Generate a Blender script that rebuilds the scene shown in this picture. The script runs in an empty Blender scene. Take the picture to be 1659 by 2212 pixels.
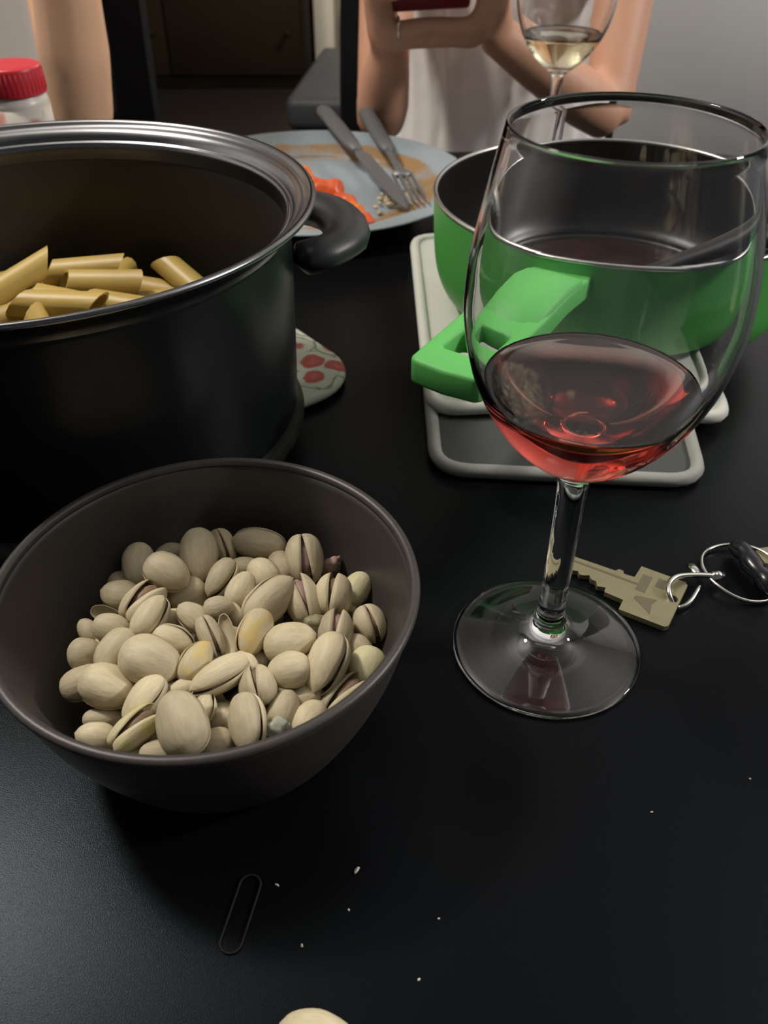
import bpy, bmesh, math, random
from mathutils import Vector, Matrix, noise

# ------------------------------------------------------------------ camera, world, light, exposure
scene = bpy.context.scene
COL = scene.collection
EYE = Vector((0.0, 0.0, 0.27))
PITCH = math.radians(39.0)
cam_data = bpy.data.cameras.new('camera')
cam_data.sensor_fit = 'VERTICAL'
cam_data.sensor_height = 36.0
cam_data.lens = 1860.0 / 2212.0 * 36.0
cam_data.clip_start = 0.01
cam_data.dof.use_dof = True
cam_data.dof.focus_distance = 0.325
cam_data.dof.aperture_fstop = 17.0
cam = bpy.data.objects.new('camera', cam_data)
cam.location = EYE
cam.rotation_euler = (math.pi / 2 - PITCH, 0, 0)
COL.objects.link(cam)
scene.camera = cam

world = bpy.data.worlds.new('world')
scene.world = world
world.use_nodes = True
world.node_tree.nodes['Background'].inputs[0].default_value = (0.85, 0.92, 1.0, 1)
world.node_tree.nodes['Background'].inputs[1].default_value = 0.10

LAMP = Vector((-0.91, 0.68, 1.50))
ld = bpy.data.lights.new('pendant_light', 'POINT')
ld.shadow_soft_size = 0.10
ld.energy = 71.0
ld.color = (1.0, 0.93, 0.84)
lo = bpy.data.objects.new('pendant_light', ld)
lo.location = LAMP
COL.objects.link(lo)

LAMP2 = Vector((1.90, 0.35, 1.10))  # added fill light out of view, brightens the right wall and white top
l2 = bpy.data.lights.new('added_fill_light', 'POINT')
l2.shadow_soft_size = 0.12
l2.energy = 98.0
l2.color = (1.0, 0.95, 0.90)
l2o = bpy.data.objects.new('added_fill_light', l2)
l2o.location = LAMP2
COL.objects.link(l2o)

LAMP3 = Vector((1.05, 3.60, 1.55))
l3 = bpy.data.lights.new('hall_light', 'POINT')
l3.shadow_soft_size = 0.12
l3.energy = 170.0
l3.color = (1.0, 0.93, 0.82)
l3o = bpy.data.objects.new('hall_light', l3)
l3o.location = LAMP3
COL.objects.link(l3o)

vs = scene.view_settings
vs.view_transform = 'Standard'
vs.look = 'None'
vs.exposure = 0.0
vs.gamma = 1.0
vs.use_curve_mapping = False
scene.cycles.use_denoising = True
scene.cycles.max_bounces = 12
scene.cycles.transmission_bounces = 12
scene.cycles.diffuse_bounces = 3
scene.cycles.use_adaptive_sampling = True
scene.cycles.adaptive_threshold = 0.02
scene.cycles.sample_clamp_indirect = 4.0
scene.cycles.blur_glossy = 0.6

# ------------------------------------------------------------------ helpers
random.seed(11)


def obj(name, geo, mat=None, parent=None, smooth=True, sharp=None):
    """geo: (verts, faces) or a Mesh; links ONE mesh object."""
    if isinstance(geo, bpy.types.Mesh):
        me = geo
    else:
        me = bpy.data.meshes.new(name)
        me.from_pydata([tuple(v) for v in geo[0]], [], geo[1])
        me.update()
        if smooth:
            me.polygons.foreach_set('use_smooth', [True] * len(me.polygons))
            if sharp is not None:
                me.set_sharp_from_angle(angle=math.radians(sharp))
        if mat is not None:
            me.materials.append(mat)
    o = bpy.data.objects.new(name, me)
    COL.objects.link(o)
    if parent is not None:
        o.parent = parent
    return o


def tag(o, label=None, cat=None, group=None, kind=None):
    if label: o['label'] = label
    if cat: o['category'] = cat
    if group: o['group'] = group
    if kind: o['kind'] = kind
    return o


def thing(name, label, cat, loc=(0, 0, 0), rotz=0.0, group=None):
    o = bpy.data.objects.new(name, None)
    o.empty_display_size = 0.01
    o.location = loc
    o.rotation_euler = (0, 0, rotz)
    COL.objects.link(o)
    return tag(o, label, cat, group)


def join(*geos):
    V, F = [], []
    for v, f in geos:
        k = len(V)
        V += list(v)
        F += [tuple(i + k for i in q) for q in f]
    return V, F


def xf(geo, m):
    return [m @ Vector(v) for v in geo[0]], geo[1]


def move(geo, d):
    return xf(geo, Matrix.Translation(d))


def lathe(prof, n=72, close=False):
    """prof: (r, z) list, revolved about z. Outward when traced bottom to top on the outside."""
    V, F, rings = [], [], []
    for r, z in prof:
        if r < 1e-7:
            rings.append([len(V)])
            V.append(Vector((0, 0, z)))
        else:
            rings.append(list(range(len(V), len(V) + n)))
            V += [Vector((r * math.cos(2 * math.pi * i / n), r * math.sin(2 * math.pi * i / n), z)) for i in range(n)]
    pairs = list(zip(rings, rings[1:])) + ([(rings[-1], rings[0])] if close else [])
    for a, b in pairs:
        for i in range(n):
            j = (i + 1) % n
            if len(a) == 1 and len(b) == 1: continue
            if len(a) == 1: F.append((a[0], b[j], b[i]))
            elif len(b) == 1: F.append((a[i], a[j], b[0]))
            else: F.append((a[i], a[j], b[j], b[i]))
    return V, F


def smoothp(pts, sub=4):
    """Catmull-Rom through 2D/3D points."""
    P = [Vector(p).to_3d() if len(p) == 2 else Vector(p) for p in pts]
    out = []
    for i in range(len(P) - 1):
        p0 = P[i - 1] if i else P[0] * 2 - P[1]
        p1, p2 = P[i], P[i + 1]
        p3 = P[i + 2] if i + 2 < len(P) else P[-1] * 2 - P[-2]
        for k in range(sub):
            t = k / sub
            out.append(0.5 * ((2 * p1) + (p2 - p0) * t + (2 * p0 - 5 * p1 + 4 * p2 - p3) * t * t + (3 * p1 - p0 - 3 * p2 + p3) * t ** 3))
    out.append(P[-1])
    return out


def prof_s(pts, sub=4):
    return [(max(0.0, p.x), p.y) for p in smoothp(pts, sub)]


def tube(path, rad, n=12, closed=False, caps=True, flat=1.0, updir=None):
    """sweep a circle (or ellipse: flat scales along the frame's second axis) along 3D path."""
    P = [Vector(p) for p in path]
    m = len(P)
    if not hasattr(rad, '__len__'): rad = [rad] * m
    V, F = [], []
    prev = None
    for i, p in enumerate(P):
        if closed: t = P[(i + 1) % m] - P[i - 1]
        else: t = P[min(i + 1, m - 1)] - P[max(i - 1, 0)]
        t.normalize()
        if updir is not None:
            b = Vector(updir)
        elif prev is None:
            b = Vector((0, 0, 1)) if abs(t.z) < 0.9 else Vector((1, 0, 0))
        else:
            b = prev
        b = (b - t * b.dot(t)).normalized()
        prev = b
        a = t.cross(b)
        for k in range(n):
            th = 2 * math.pi * k / n
            V.append(p + a * (math.cos(th) * rad[i]) + b * (math.sin(th) * rad[i] * flat))
    for i in range(m if closed else m - 1):
        a0, b0 = i * n, ((i + 1) % m) * n
        for k in range(n):
            l = (k + 1) % n
            F.append((a0 + k, a0 + l, b0 + l, b0 + k))
    if caps and not closed:
        for i, s in ((0, -1), (m - 1, 1)):
            c = len(V)
            t = (P[1] - P[0]).normalized() if i == 0 else (P[-1] - P[-2]).normalized()
            V.append(P[i] + t * (s * rad[i] * 0.55))
            for k in range(n):
                l = (k + 1) % n
                F.append((c, i * n + l, i * n + k) if s < 0 else (c, i * n + k, i * n + l))
    return V, F


def bevel_geo(geo, w, seg=2):
    bm = bmesh.new()
    vs_ = [bm.verts.new(v) for v in geo[0]]
    for f in geo[1]: bm.faces.new([vs_[i] for i in f])
    bm.normal_update()
    bmesh.ops.bevel(bm, geom=[e for e in bm.edges if e.calc_face_angle(0) > 0.5], offset=w, segments=seg, profile=0.5, affect='EDGES')
    bm.verts.index_update()
    out = [v.co.copy() for v in bm.verts], [tuple(v.index for v in f.verts) for f in bm.faces]
    bm.free()
    return out


def box(x0, x1, y0, y1, z0, z1, bev=0.0, seg=2):
    V = [Vector((x, y, z)) for z in (z0, z1) for y in (y0, y1) for x in (x0, x1)]
    F = [(0, 2, 3, 1), (4, 5, 7, 6), (0, 1, 5, 4), (2, 6, 7, 3), (0, 4, 6, 2), (1, 3, 7, 5)]
    return bevel_geo((V, F), bev, seg) if bev else (V, F)


def prism(outline, z0, z1, bev=0.0, seg=2):
    n = len(outline)
    V = [Vector((x, y, z0)) for x, y in outline] + [Vector((x, y, z1)) for x, y in outline]
    F = [tuple(range(n - 1, -1, -1)), tuple(range(n, 2 * n))]
    F += [(i, (i + 1) % n, n + (i + 1) % n, n + i) for i in range(n)]
    return bevel_geo((V, F), bev, seg) if bev else (V, F)


def ellipsoid(c, r, nu=16, nv=12, rot=None):
    V, F = [], []
    c = Vector(c)
    for j in range(nv + 1):
        ph = math.pi * j / nv
        for i in range(nu):
            th = 2 * math.pi * i / nu
            p = Vector((r[0] * math.sin(ph) * math.cos(th), r[1] * math.sin(ph) * math.sin(th), -r[2] * math.cos(ph)))
            if rot is not None: p = rot @ p
            V.append(c + p)
    for j in range(nv):
        for i in range(nu):
            k = (i + 1) % nu
            F.append((j * nu + i, j * nu + k, (j + 1) * nu + k, (j + 1) * nu + i))
    return V, F


def frame(ax, up):
    """rotation whose columns are x = ax, z ~ up."""
    x = Vector(ax).normalized()
    z = Vector(up)
    z = (z - x * z.dot(x)).normalized()
    y = z.cross(x)
    return Matrix((x, y, z)).transposed()


def rrect(x0, x1, y0, y1, r, n=6):
    pts = []
    for cx, cy, a in ((x1 - r, y1 - r, 0), (x0 + r, y1 - r, 90), (x0 + r, y0 + r, 180), (x1 - r, y0 + r, 270)):
        for i in range(n + 1):
            t = math.radians(a + 90 * i / n)
            pts.append((cx + r * math.cos(t), cy + r * math.sin(t)))
    return pts


def remeshed(name, geo, voxel, smooth_it=6):
    """one continuous skin over all the pieces of geo."""
    o = obj('tmp', geo)
    m = o.modifiers.new('r', 'REMESH')
    m.mode = 'VOXEL'
    m.voxel_size = voxel
    m.use_smooth_shade = True
    s = o.modifiers.new('s', 'SMOOTH')
    s.factor = 0.5
    s.iterations = smooth_it
    dg = bpy.context.evaluated_depsgraph_get()
    me = bpy.data.meshes.new_from_object(o.evaluated_get(dg))
    me.name = name
    old = o.data
    bpy.data.objects.remove(o)
    bpy.data.meshes.remove(old)
    me.polygons.foreach_set('use_smooth', [True] * len(me.polygons))
    return me


# ------------------------------------------------------------------ materials
def new_mat(name):
    m = bpy.data.materials.new(name)
    m.use_nodes = True
    nt = m.node_tree
    return m, nt, nt.nodes['Principled BSDF']


def mat(name, col, rough=0.5, metal=0.0, spec=0.5, var=0.0, scale=40.0, bump=0.0, bscale=None, coord='Object', coat=0.0, sheen=0.0):
    """principled with noise colour variation and fine relief."""
    m, nt, b = new_mat(name)
    b.inputs['Base Color'].default_value = (*col, 1)
    b.inputs['Roughness'].default_value = rough
    b.inputs['Metallic'].default_value = metal
    b.inputs['Specular IOR Level'].default_value = spec
    b.inputs['Coat Weight'].default_value = coat
    b.inputs['Sheen Weight'].default_value = sheen
    if var or bump:
        tc = nt.nodes.new('ShaderNodeTexCoord')
        nz = nt.nodes.new('ShaderNodeTexNoise')
        nz.inputs['Scale'].default_value = scale
        nz.inputs['Detail'].default_value = 4
        nt.links.new(tc.outputs[coord], nz.inputs['Vector'])
        if var:
            mx = nt.nodes.new('ShaderNodeMix')
            mx.data_type = 'RGBA'
            mx.inputs[6].default_value = (*[c * (1 - var) for c in col], 1)
            mx.inputs[7].default_value = (*[min(1, c * (1 + var)) for c in col], 1)
            nt.links.new(nz.outputs['Fac'], mx.inputs[0])
            nt.links.new(mx.outputs[2], b.inputs['Base Color'])
        if bump:
            n2 = nz
            if bscale:
                n2 = nt.nodes.new('ShaderNodeTexNoise')
                n2.inputs['Scale'].default_value = bscale
                n2.inputs['Detail'].default_value = 3
                nt.links.new(tc.outputs[coord], n2.inputs['Vector'])
            bp = nt.nodes.new('ShaderNodeBump')
            bp.inputs['Strength'].default_value = bump
            bp.inputs['Distance'].default_value = 0.001
            nt.links.new(n2.outputs['Fac'], bp.inputs['Height'])
            nt.links.new(bp.outputs['Normal'], b.inputs['Normal'])
    return m


def glass_mat(name, ior=1.5, tint=(1, 1, 1)):
    m, nt, b = new_mat(name)
    b.inputs['Base Color'].default_value = (*tint, 1)
    b.inputs['Roughness'].default_value = 0.0
    b.inputs['Transmission Weight'].default_value = 1.0
    b.inputs['IOR'].default_value = ior
    return m


def liquid_mat(name, absorb, density, ior=1.34):
    m = glass_mat(name, ior)
    nt = m.node_tree
    va = nt.nodes.new('ShaderNodeVolumeAbsorption')
    va.inputs['Color'].default_value = (*absorb, 1)
    va.inputs['Density'].default_value = density
    nt.links.new(va.outputs['Volume'], nt.nodes['Material Output'].inputs['Volume'])
    return m


def shell_mat(name, c1, c2, stain=None):
    """pistachio shell: cream, fine streaks along the nut, each nut a little different."""
    m, nt, b = new_mat(name)
    N, L = nt.nodes, nt.links
    tc = N.new('ShaderNodeTexCoord')
    oi = N.new('ShaderNodeObjectInfo')
    mp = N.new('ShaderNodeMapping')
    mp.inputs['Scale'].default_value = (3, 9, 9)
    L.new(tc.outputs['Object'], mp.inputs['Vector'])
    L.new(oi.outputs['Random'], mp.inputs['Location'])
    nz = N.new('ShaderNodeTexNoise')
    nz.inputs['Scale'].default_value = 1.0
    nz.inputs['Detail'].default_value = 5
    L.new(mp.outputs['Vector'], nz.inputs['Vector'])
    mx = N.new('ShaderNodeMix')
    mx.data_type = 'RGBA'
    mx.inputs[6].default_value = (*c1, 1)
    mx.inputs[7].default_value = (*c2, 1)
    L.new(nz.outputs['Fac'], mx.inputs[0])
    hv = N.new('ShaderNodeHueSaturation')
    mr = N.new('ShaderNodeMapRange')
    mr.inputs[3].default_value = 0.72
    mr.inputs[4].default_value = 1.12
    L.new(oi.outputs['Random'], mr.inputs[0])
    L.new(mr.outputs[0], hv.inputs['Value'])
    L.new(mx.outputs[2], hv.inputs['Color'])
    last = hv.outputs['Color']
    if stain is not None:
        n3 = N.new('ShaderNodeTexNoise')
        n3.inputs['Scale'].default_value = 2.2
        L.new(tc.outputs['Object'], n3.inputs['Vector'])
        rp = N.new('ShaderNodeMapRange')
        rp.inputs[1].default_value = 0.42
        rp.inputs[2].default_value = 0.62
        L.new(n3.outputs['Fac'], rp.inputs[0])
        m3 = N.new('ShaderNodeMix')
        m3.data_type = 'RGBA'
        m3.inputs[7].default_value = (*stain, 1)
        L.new(rp.outputs[0], m3.inputs[0])
        L.new(last, m3.inputs[6])
        last = m3.outputs[2]
    L.new(last, b.inputs['Base Color'])
    b.inputs['Roughness'].default_value = 0.55
    b.inputs['Specular IOR Level'].default_value = 0.35
    bp = N.new('ShaderNodeBump')
    bp.inputs['Strength'].default_value = 0.35
    bp.inputs['Distance'].default_value = 0.0006
    L.new(nz.outputs['Fac'], bp.inputs['Height'])
    L.new(bp.outputs['Normal'], b.inputs['Normal'])
    return m


M = {}
M['glass'] = glass_mat('clear_glass', 1.5)
M['rose'] = liquid_mat('rose_wine', (1.0, 0.23, 0.12), 48.0)
M['white_wine'] = liquid_mat('white_wine', (1.0, 0.95, 0.60), 20.0)
M['bowl'] = mat('stoneware', (0.050, 0.043, 0.040), 0.42, var=0.12, scale=300, bump=0.05, bscale=1500)
M['pot_out'] = mat('dark_enamel', (0.006, 0.007, 0.008), 0.30, spec=0.22, var=0.1, scale=20)
M['pot_in'] = mat('nonstick_lining', (0.022, 0.020, 0.014), 0.42, var=0.15, scale=60)
M['steel'] = mat('brushed_steel', (0.24, 0.24, 0.25), 0.25, metal=1.0, var=0.1, scale=80)
M['bakelite'] = mat('black_plastic', (0.020, 0.022, 0.025), 0.42, bump=0.05, scale=400)
M['green'] = mat('green_enamel', (0.085, 0.40, 0.075), 0.40, var=0.06, scale=15)
M['green_soft'] = mat('green_silicone', (0.12, 0.50, 0.115), 0.55, var=0.05, scale=40, bump=0.03, bscale=900)
M['pan_in'] = mat('pan_lining', (0.012, 0.011, 0.010), 0.35, var=0.2, scale=30)
M['alu'] = mat('bare_aluminium_edge', (0.55, 0.55, 0.53), 0.35, metal=1.0)
M['pasta'] = mat('cooked_penne', (0.46, 0.32, 0.085), 0.45, var=0.14, scale=60, bump=0.05)
M['skin'] = mat('skin', (0.58, 0.31, 0.205), 0.55, var=0.08, scale=30, bump=0.04, bscale=500)
M['skin_b'] = mat('skin_tan', (0.66, 0.40, 0.255), 0.55, var=0.08, scale=30, bump=0.04, bscale=500)
M['shirt'] = mat('white_cotton', (0.88, 0.85, 0.82), 0.9, var=0.05, scale=25, bump=0.25, bscale=120, sheen=0.2)
M['shirt_b'] = mat('grey_cotton', (0.84, 0.78, 0.72), 0.9, var=0.06, scale=25, bump=0.25, bscale=120, sheen=0.2)
M['denim'] = mat('dark_denim', (0.03, 0.04, 0.07), 0.9, var=0.2, scale=90)
M['hair'] = mat('brown_hair', (0.05, 0.028, 0.016), 0.5, var=0.3, scale=120, bump=0.4)
M['black_wood'] = mat('black_lacquered_wood', (0.004, 0.004, 0.005), 0.65, spec=0.15, var=0.2, scale=30)
M['brass'] = mat('nickel_brass', (0.30, 0.27, 0.165), 0.45, metal=0.6, var=0.12, scale=250, bump=0.06, bscale=1200)
M['brass_dark'] = mat('engraved_brass', (0.17, 0.15, 0.10), 0.55, metal=0.5)
M['chrome'] = mat('polished_steel', (0.72, 0.70, 0.66), 0.18, metal=1.0)
M['rubber'] = mat('black_glossy_rubber', (0.010, 0.010, 0.014), 0.25)
M['plate'] = None
M['cutlery'] = mat('dull_steel', (0.22, 0.22, 0.225), 0.45, metal=0.6)
M['cut_handle'] = mat('grey_plastic_handle', (0.11, 0.113, 0.117), 0.5)
M['tomato'] = mat('tomato_sauce', (0.62, 0.10, 0.028), 0.35, var=0.35, scale=70, bump=0.6, bscale=150)
M['carrot'] = mat('orange_pepper', (0.72, 0.18, 0.03), 0.4, var=0.3, scale=60, bump=0.4, bscale=120)
M['cheese'] = mat('grated_cheese', (0.55, 0.46, 0.30), 0.7, var=0.3, scale=200, bump=0.6)
M['crumb'] = mat('pale_crumb', (0.60, 0.55, 0.45), 0.8)
M['cloth'] = mat('white_quilted_cotton', (0.58, 0.58, 0.53), 0.9, var=0.10, scale=40, bump=0.5, bscale=70)
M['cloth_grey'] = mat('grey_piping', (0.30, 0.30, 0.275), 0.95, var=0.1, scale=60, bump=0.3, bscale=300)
M['cloth_dark'] = mat('grey_lining', (0.065, 0.068, 0.066), 0.95, var=0.15, scale=60, bump=0.3, bscale=300)
M['lid_red'] = mat('red_plastic', (0.52, 0.020, 0.035), 0.4)
M['jar'] = mat('translucent_jar', (0.62, 0.57, 0.52), 0.35, var=0.1, scale=20)
M['phone_case'] = mat('dark_red_case', (0.16, 0.010, 0.018), 0.4)
M['screen'] = mat('phone_glass', (0.01, 0.01, 0.012), 0.1)
M['silver'] = M['chrome']
M['wall'] = mat('painted_wall', (0.88, 0.88, 0.90), 0.9, var=0.03, scale=3, bump=0.05, bscale=200)
M['cream'] = mat('cream_paint', (0.80, 0.73, 0.61), 0.6, var=0.03, scale=4)
M['ceiling'] = mat('ceiling_paint', (0.58, 0.58, 0.57), 0.9)
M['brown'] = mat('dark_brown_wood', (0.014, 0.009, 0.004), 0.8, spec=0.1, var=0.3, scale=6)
M['upholstery'] = mat('charcoal_leather', (0.035, 0.037, 0.040), 0.5, var=0.15, scale=12)
M['upholstery_side'] = mat('black_vinyl', (0.010, 0.011, 0.012), 0.5)
M['nail'] = mat('nail', (0.66, 0.45, 0.38), 0.3)
M['eye'] = mat('eye_white', (0.7, 0.7, 0.68), 0.2)
M['lip'] = mat('lips', (0.36, 0.12, 0.10), 0.45)
M['shell'] = shell_mat('pistachio_shell', (0.48, 0.39, 0.245), (0.74, 0.66, 0.455))
M['shell_green'] = shell_mat('pistachio_shell_greenish', (0.56, 0.50, 0.28), (0.74, 0.70, 0.46))
M['shell_yellow'] = shell_mat('pistachio_shell_stained', (0.52, 0.42, 0.26), (0.76, 0.66, 0.46), (0.66, 0.50, 0.20))
M['shell_lime'] = shell_mat('pistachio_shell_lime', (0.54, 0.44, 0.26), (0.76, 0.68, 0.46), (0.62, 0.56, 0.20))
M['kernel'] = shell_mat('kernel_brown', (0.16, 0.07, 0.06), (0.40, 0.28, 0.16))
M['kernel_purple'] = shell_mat('kernel_purple', (0.25, 0.10, 0.18), (0.50, 0.38, 0.24))
M['kernel_green'] = shell_mat('kernel_green', (0.26, 0.25, 0.13), (0.50, 0.45, 0.29))
M['kernel_grey'] = shell_mat('kernel_grey_green', (0.34, 0.36, 0.27), (0.52, 0.53, 0.42))


def table_mat():
    m, nt, b = new_mat('black_laminate')
    N, L = nt.nodes, nt.links
    tc = N.new('ShaderNodeTexCoord')
    n1 = N.new('ShaderNodeTexNoise'); n1.inputs['Scale'].default_value = 2600; n1.inputs['Detail'].default_value = 2
    n2 = N.new('ShaderNodeTexNoise'); n2.inputs['Scale'].default_value = 9; n2.inputs['Detail'].default_value = 4
    for n in (n1, n2): L.new(tc.outputs['Object'], n.inputs['Vector'])
    b.inputs['Base Color'].default_value = (0.0036, 0.0040, 0.0047, 1)
    b.inputs['Specular Tint'].default_value = (0.72, 0.86, 1.0, 1)
    b.inputs['Specular IOR Level'].default_value = 0.10
    mr = N.new('ShaderNodeMapRange'); mr.inputs[3].default_value = 0.24; mr.inputs[4].default_value = 0.28
    L.new(n2.outputs['Fac'], mr.inputs[0]); L.new(mr.outputs[0], b.inputs['Roughness'])
    bp = N.new('ShaderNodeBump'); bp.inputs['Strength'].default_value = 0.20; bp.inputs['Distance'].default_value = 0.0003
    L.new(n1.outputs['Fac'], bp.inputs['Height']); L.new(bp.outputs['Normal'], b.inputs['Normal'])
    return m


def plate_mat():
    """blue-grey glaze with dried sauce smears in the used ring of the plate."""
    m, nt, b = new_mat('smeared_plate_glaze')
    N, L = nt.nodes, nt.links
    tc = N.new('ShaderNodeTexCoord')
    nz = N.new('ShaderNodeTexNoise'); nz.inputs['Scale'].default_value = 22; nz.inputs['Detail'].default_value = 6; nz.inputs['Roughness'].default_value = 0.62
    L.new(tc.outputs['Object'], nz.inputs['Vector'])
    ln = N.new('ShaderNodeVectorMath'); ln.operation = 'LENGTH'
    L.new(tc.outputs['Object'], ln.inputs[0])
    ring = N.new('ShaderNodeValToRGB')
    e = ring.color_ramp.elements
    e[0].position = 0.0; e[0].color = (0.02, 0.02, 0.02, 1)
    e[1].position = 1.0; e[1].color = (0, 0, 0, 1)
    for p, v in ((0.55, 0.06), (0.66, 0.47), (0.80, 0.52), (0.88, 0.0)):
        x = e.new(p); x.color = (v, v, v, 1)
    sc = N.new('ShaderNodeMath'); sc.operation = 'DIVIDE'; sc.inputs[1].default_value = 0.14
    L.new(ln.outputs['Value'], sc.inputs[0]); L.new(sc.outputs[0], ring.inputs[0])
    ad = N.new('ShaderNodeMath'); ad.operation = 'ADD'
    L.new(nz.outputs['Fac'], ad.inputs[0]); L.new(ring.outputs[0], ad.inputs[1])
    mr = N.new('ShaderNodeMapRange'); mr.inputs[1].default_value = 0.80; mr.inputs[2].default_value = 1.0
    L.new(ad.outputs[0], mr.inputs[0])
    mx = N.new('ShaderNodeMix'); mx.data_type = 'RGBA'
    mx.inputs[6].default_value = (0.30, 0.36, 0.40, 1)
    mx.inputs[7].default_value = (0.34, 0.21, 0.10, 1)
    L.new(mr.outputs[0], mx.inputs[0]); L.new(mx.outputs[2], b.inputs['Base Color'])
    b.inputs['Roughness'].default_value = 0.3
    return m


def floral_mat():
    """off-white cotton printed with red blossoms and thin olive rings."""
    m, nt, b = new_mat('rose_print_cotton')
    N, L = nt.nodes, nt.links
    tc = N.new('ShaderNodeTexCoord')
    v = N.new('ShaderNodeTexVoronoi'); v.inputs['Scale'].default_value = 42; v.inputs['Randomness'].default_value = 0.8
    wv = N.new('ShaderNodeTexNoise'); wv.inputs['Scale'].default_value = 60
    L.new(tc.outputs['Object'], wv.inputs['Vector'])
    ma = N.new('ShaderNodeVectorMath'); ma.operation = 'MULTIPLY_ADD'
    ma.inputs[1].default_value = (0.012, 0.012, 0.0)
    L.new(wv.outputs['Color'], ma.inputs[0]); L.new(tc.outputs['Object'], ma.inputs[2]); L.new(ma.outputs[0], v.inputs['Vector'])
    cr = N.new('ShaderNodeValToRGB'); cr.color_ramp.interpolation = 'LINEAR'
    e = cr.color_ramp.elements
    e[0].position = 0.0; e[0].color = (0.55, 0.20, 0.16, 1)
    e[1].position = 1.0; e[1].color = (0.50, 0.52, 0.44, 1)
    for p, c in ((0.20, (0.42, 0.09, 0.07)), (0.30, (0.40, 0.10, 0.08)), (0.34, (0.50, 0.52, 0.44)), (0.50, (0.50, 0.52, 0.44)), (0.545, (0.16, 0.18, 0.09)), (0.59, (0.50, 0.52, 0.44))):
        x = e.new(p); x.color = (*c, 1)
    L.new(v.outputs['Distance'], cr.inputs[0]); L.new(cr.outputs[0], b.inputs['Base Color'])
    b.inputs['Roughness'].default_value = 0.9
    return m


def label_mat():
    """jar label: pale ground, blurred pinkish and ochre print."""
    m, nt, b = new_mat('printed_jar_label')
    N, L = nt.nodes, nt.links
    tc = N.new('ShaderNodeTexCoord')
    nz = N.new('ShaderNodeTexNoise'); nz.inputs['Scale'].default_value = 55; nz.inputs['Detail'].default_value = 1
    L.new(tc.outputs['Object'], nz.inputs['Vector'])
    cr = N.new('ShaderNodeValToRGB')
    e = cr.color_ramp.elements
    e[0].position = 0.36; e[0].color = (0.42, 0.16, 0.13, 1)
    e[1].position = 0.66; e[1].color = (0.45, 0.30, 0.10, 1)
    for p, c in ((0.45, (0.50, 0.46, 0.41)), (0.58, (0.50, 0.46, 0.41))):
        x = e.new(p); x.color = (*c, 1)
    L.new(nz.outputs['Fac'], cr.inputs[0]); L.new(cr.outputs[0], b.inputs['Base Color'])
    b.inputs['Roughness'].default_value = 0.5
    return m


def floor_mat():
    m, nt, b = new_mat('dark_floorboards')
    N, L = nt.nodes, nt.links
    tc = N.new('ShaderNodeTexCoord')
    mp = N.new('ShaderNodeMapping'); mp.inputs['Scale'].default_value = (1.2, 14, 1)
    nz = N.new('ShaderNodeTexNoise'); nz.inputs['Scale'].default_value = 2.5; nz.inputs['Detail'].default_value = 5
    L.new(tc.outputs['Object'], mp.inputs['Vector']); L.new(mp.outputs[0], nz.inputs['Vector'])
    mx = N.new('ShaderNodeMix'); mx.data_type = 'RGBA'
    mx.inputs[6].default_value = (0.014, 0.008, 0.005, 1)
    mx.inputs[7].default_value = (0.028, 0.015, 0.010, 1)
    L.new(nz.outputs['Fac'], mx.inputs[0]); L.new(mx.outputs[2], b.inputs['Base Color'])
    b.inputs['Roughness'].default_value = 0.5
    return m


M['table'] = table_mat()
M['plate'] = plate_mat()
M['floral'] = floral_mat()
M['label'] = label_mat()
M['floor'] = floor_mat()

# ------------------------------------------------------------------ the room
FLOOR = -0.74
tag(obj('floor', box(-2.6, 2.6, -2.0, 5.1, FLOOR - 0.05, FLOOR), M['floor']), 'dark brown wooden floor of the dim room', kind='structure')
tag(obj('ceiling', box(-2.6, 2.6, -2.0, 5.1, 1.76, 1.82), M['ceiling']), 'plain pale ceiling above the dining table', kind='structure')
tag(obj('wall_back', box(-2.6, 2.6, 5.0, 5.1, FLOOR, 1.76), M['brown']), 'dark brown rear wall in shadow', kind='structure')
tag(obj('wall_left', box(-2.6, -2.5, -2.0, 5.0, FLOOR, 1.76), M['wall']), 'painted side wall out of view', kind='structure')
tag(obj('wall_right', box(0.36, 2.6, 1.95, 2.07, FLOOR, 1.76), M['wall']), 'plain pale grey painted wall behind the white wine glass', kind='structure')
tr = tag(obj('trim_1', join(box(-0.355, -0.255, 4.93, 5.0, FLOOR, 1.4, 0.004), box(-0.225, -0.185, 4.93, 5.0, FLOOR, 1.4, 0.004)), M['cream']),
         'cream painted door frame beside the dark cabinet', kind='structure')
obj('trim_groove', box(-0.26, -0.22, 4.96, 5.0, FLOOR, 1.4), M['cream'], tr)

cab = thing('wooden_cabinet', 'dark brown wooden cabinet in shadow at the back of the room', 'cabinet', (-1.30, 4.62, FLOOR))
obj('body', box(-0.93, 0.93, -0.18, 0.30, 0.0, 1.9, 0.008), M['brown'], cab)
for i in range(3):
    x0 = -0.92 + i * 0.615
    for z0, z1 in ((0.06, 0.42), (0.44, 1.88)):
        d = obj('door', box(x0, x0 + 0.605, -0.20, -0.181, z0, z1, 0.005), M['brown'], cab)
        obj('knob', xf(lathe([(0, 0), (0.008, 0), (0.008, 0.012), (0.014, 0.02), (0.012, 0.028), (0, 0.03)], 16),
                       Matrix.Translation((x0 + 0.55, -0.2, (z0 + z1) / 2)) @ Matrix.Rotation(math.pi / 2, 4, 'X')), M['brown'], d)

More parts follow.
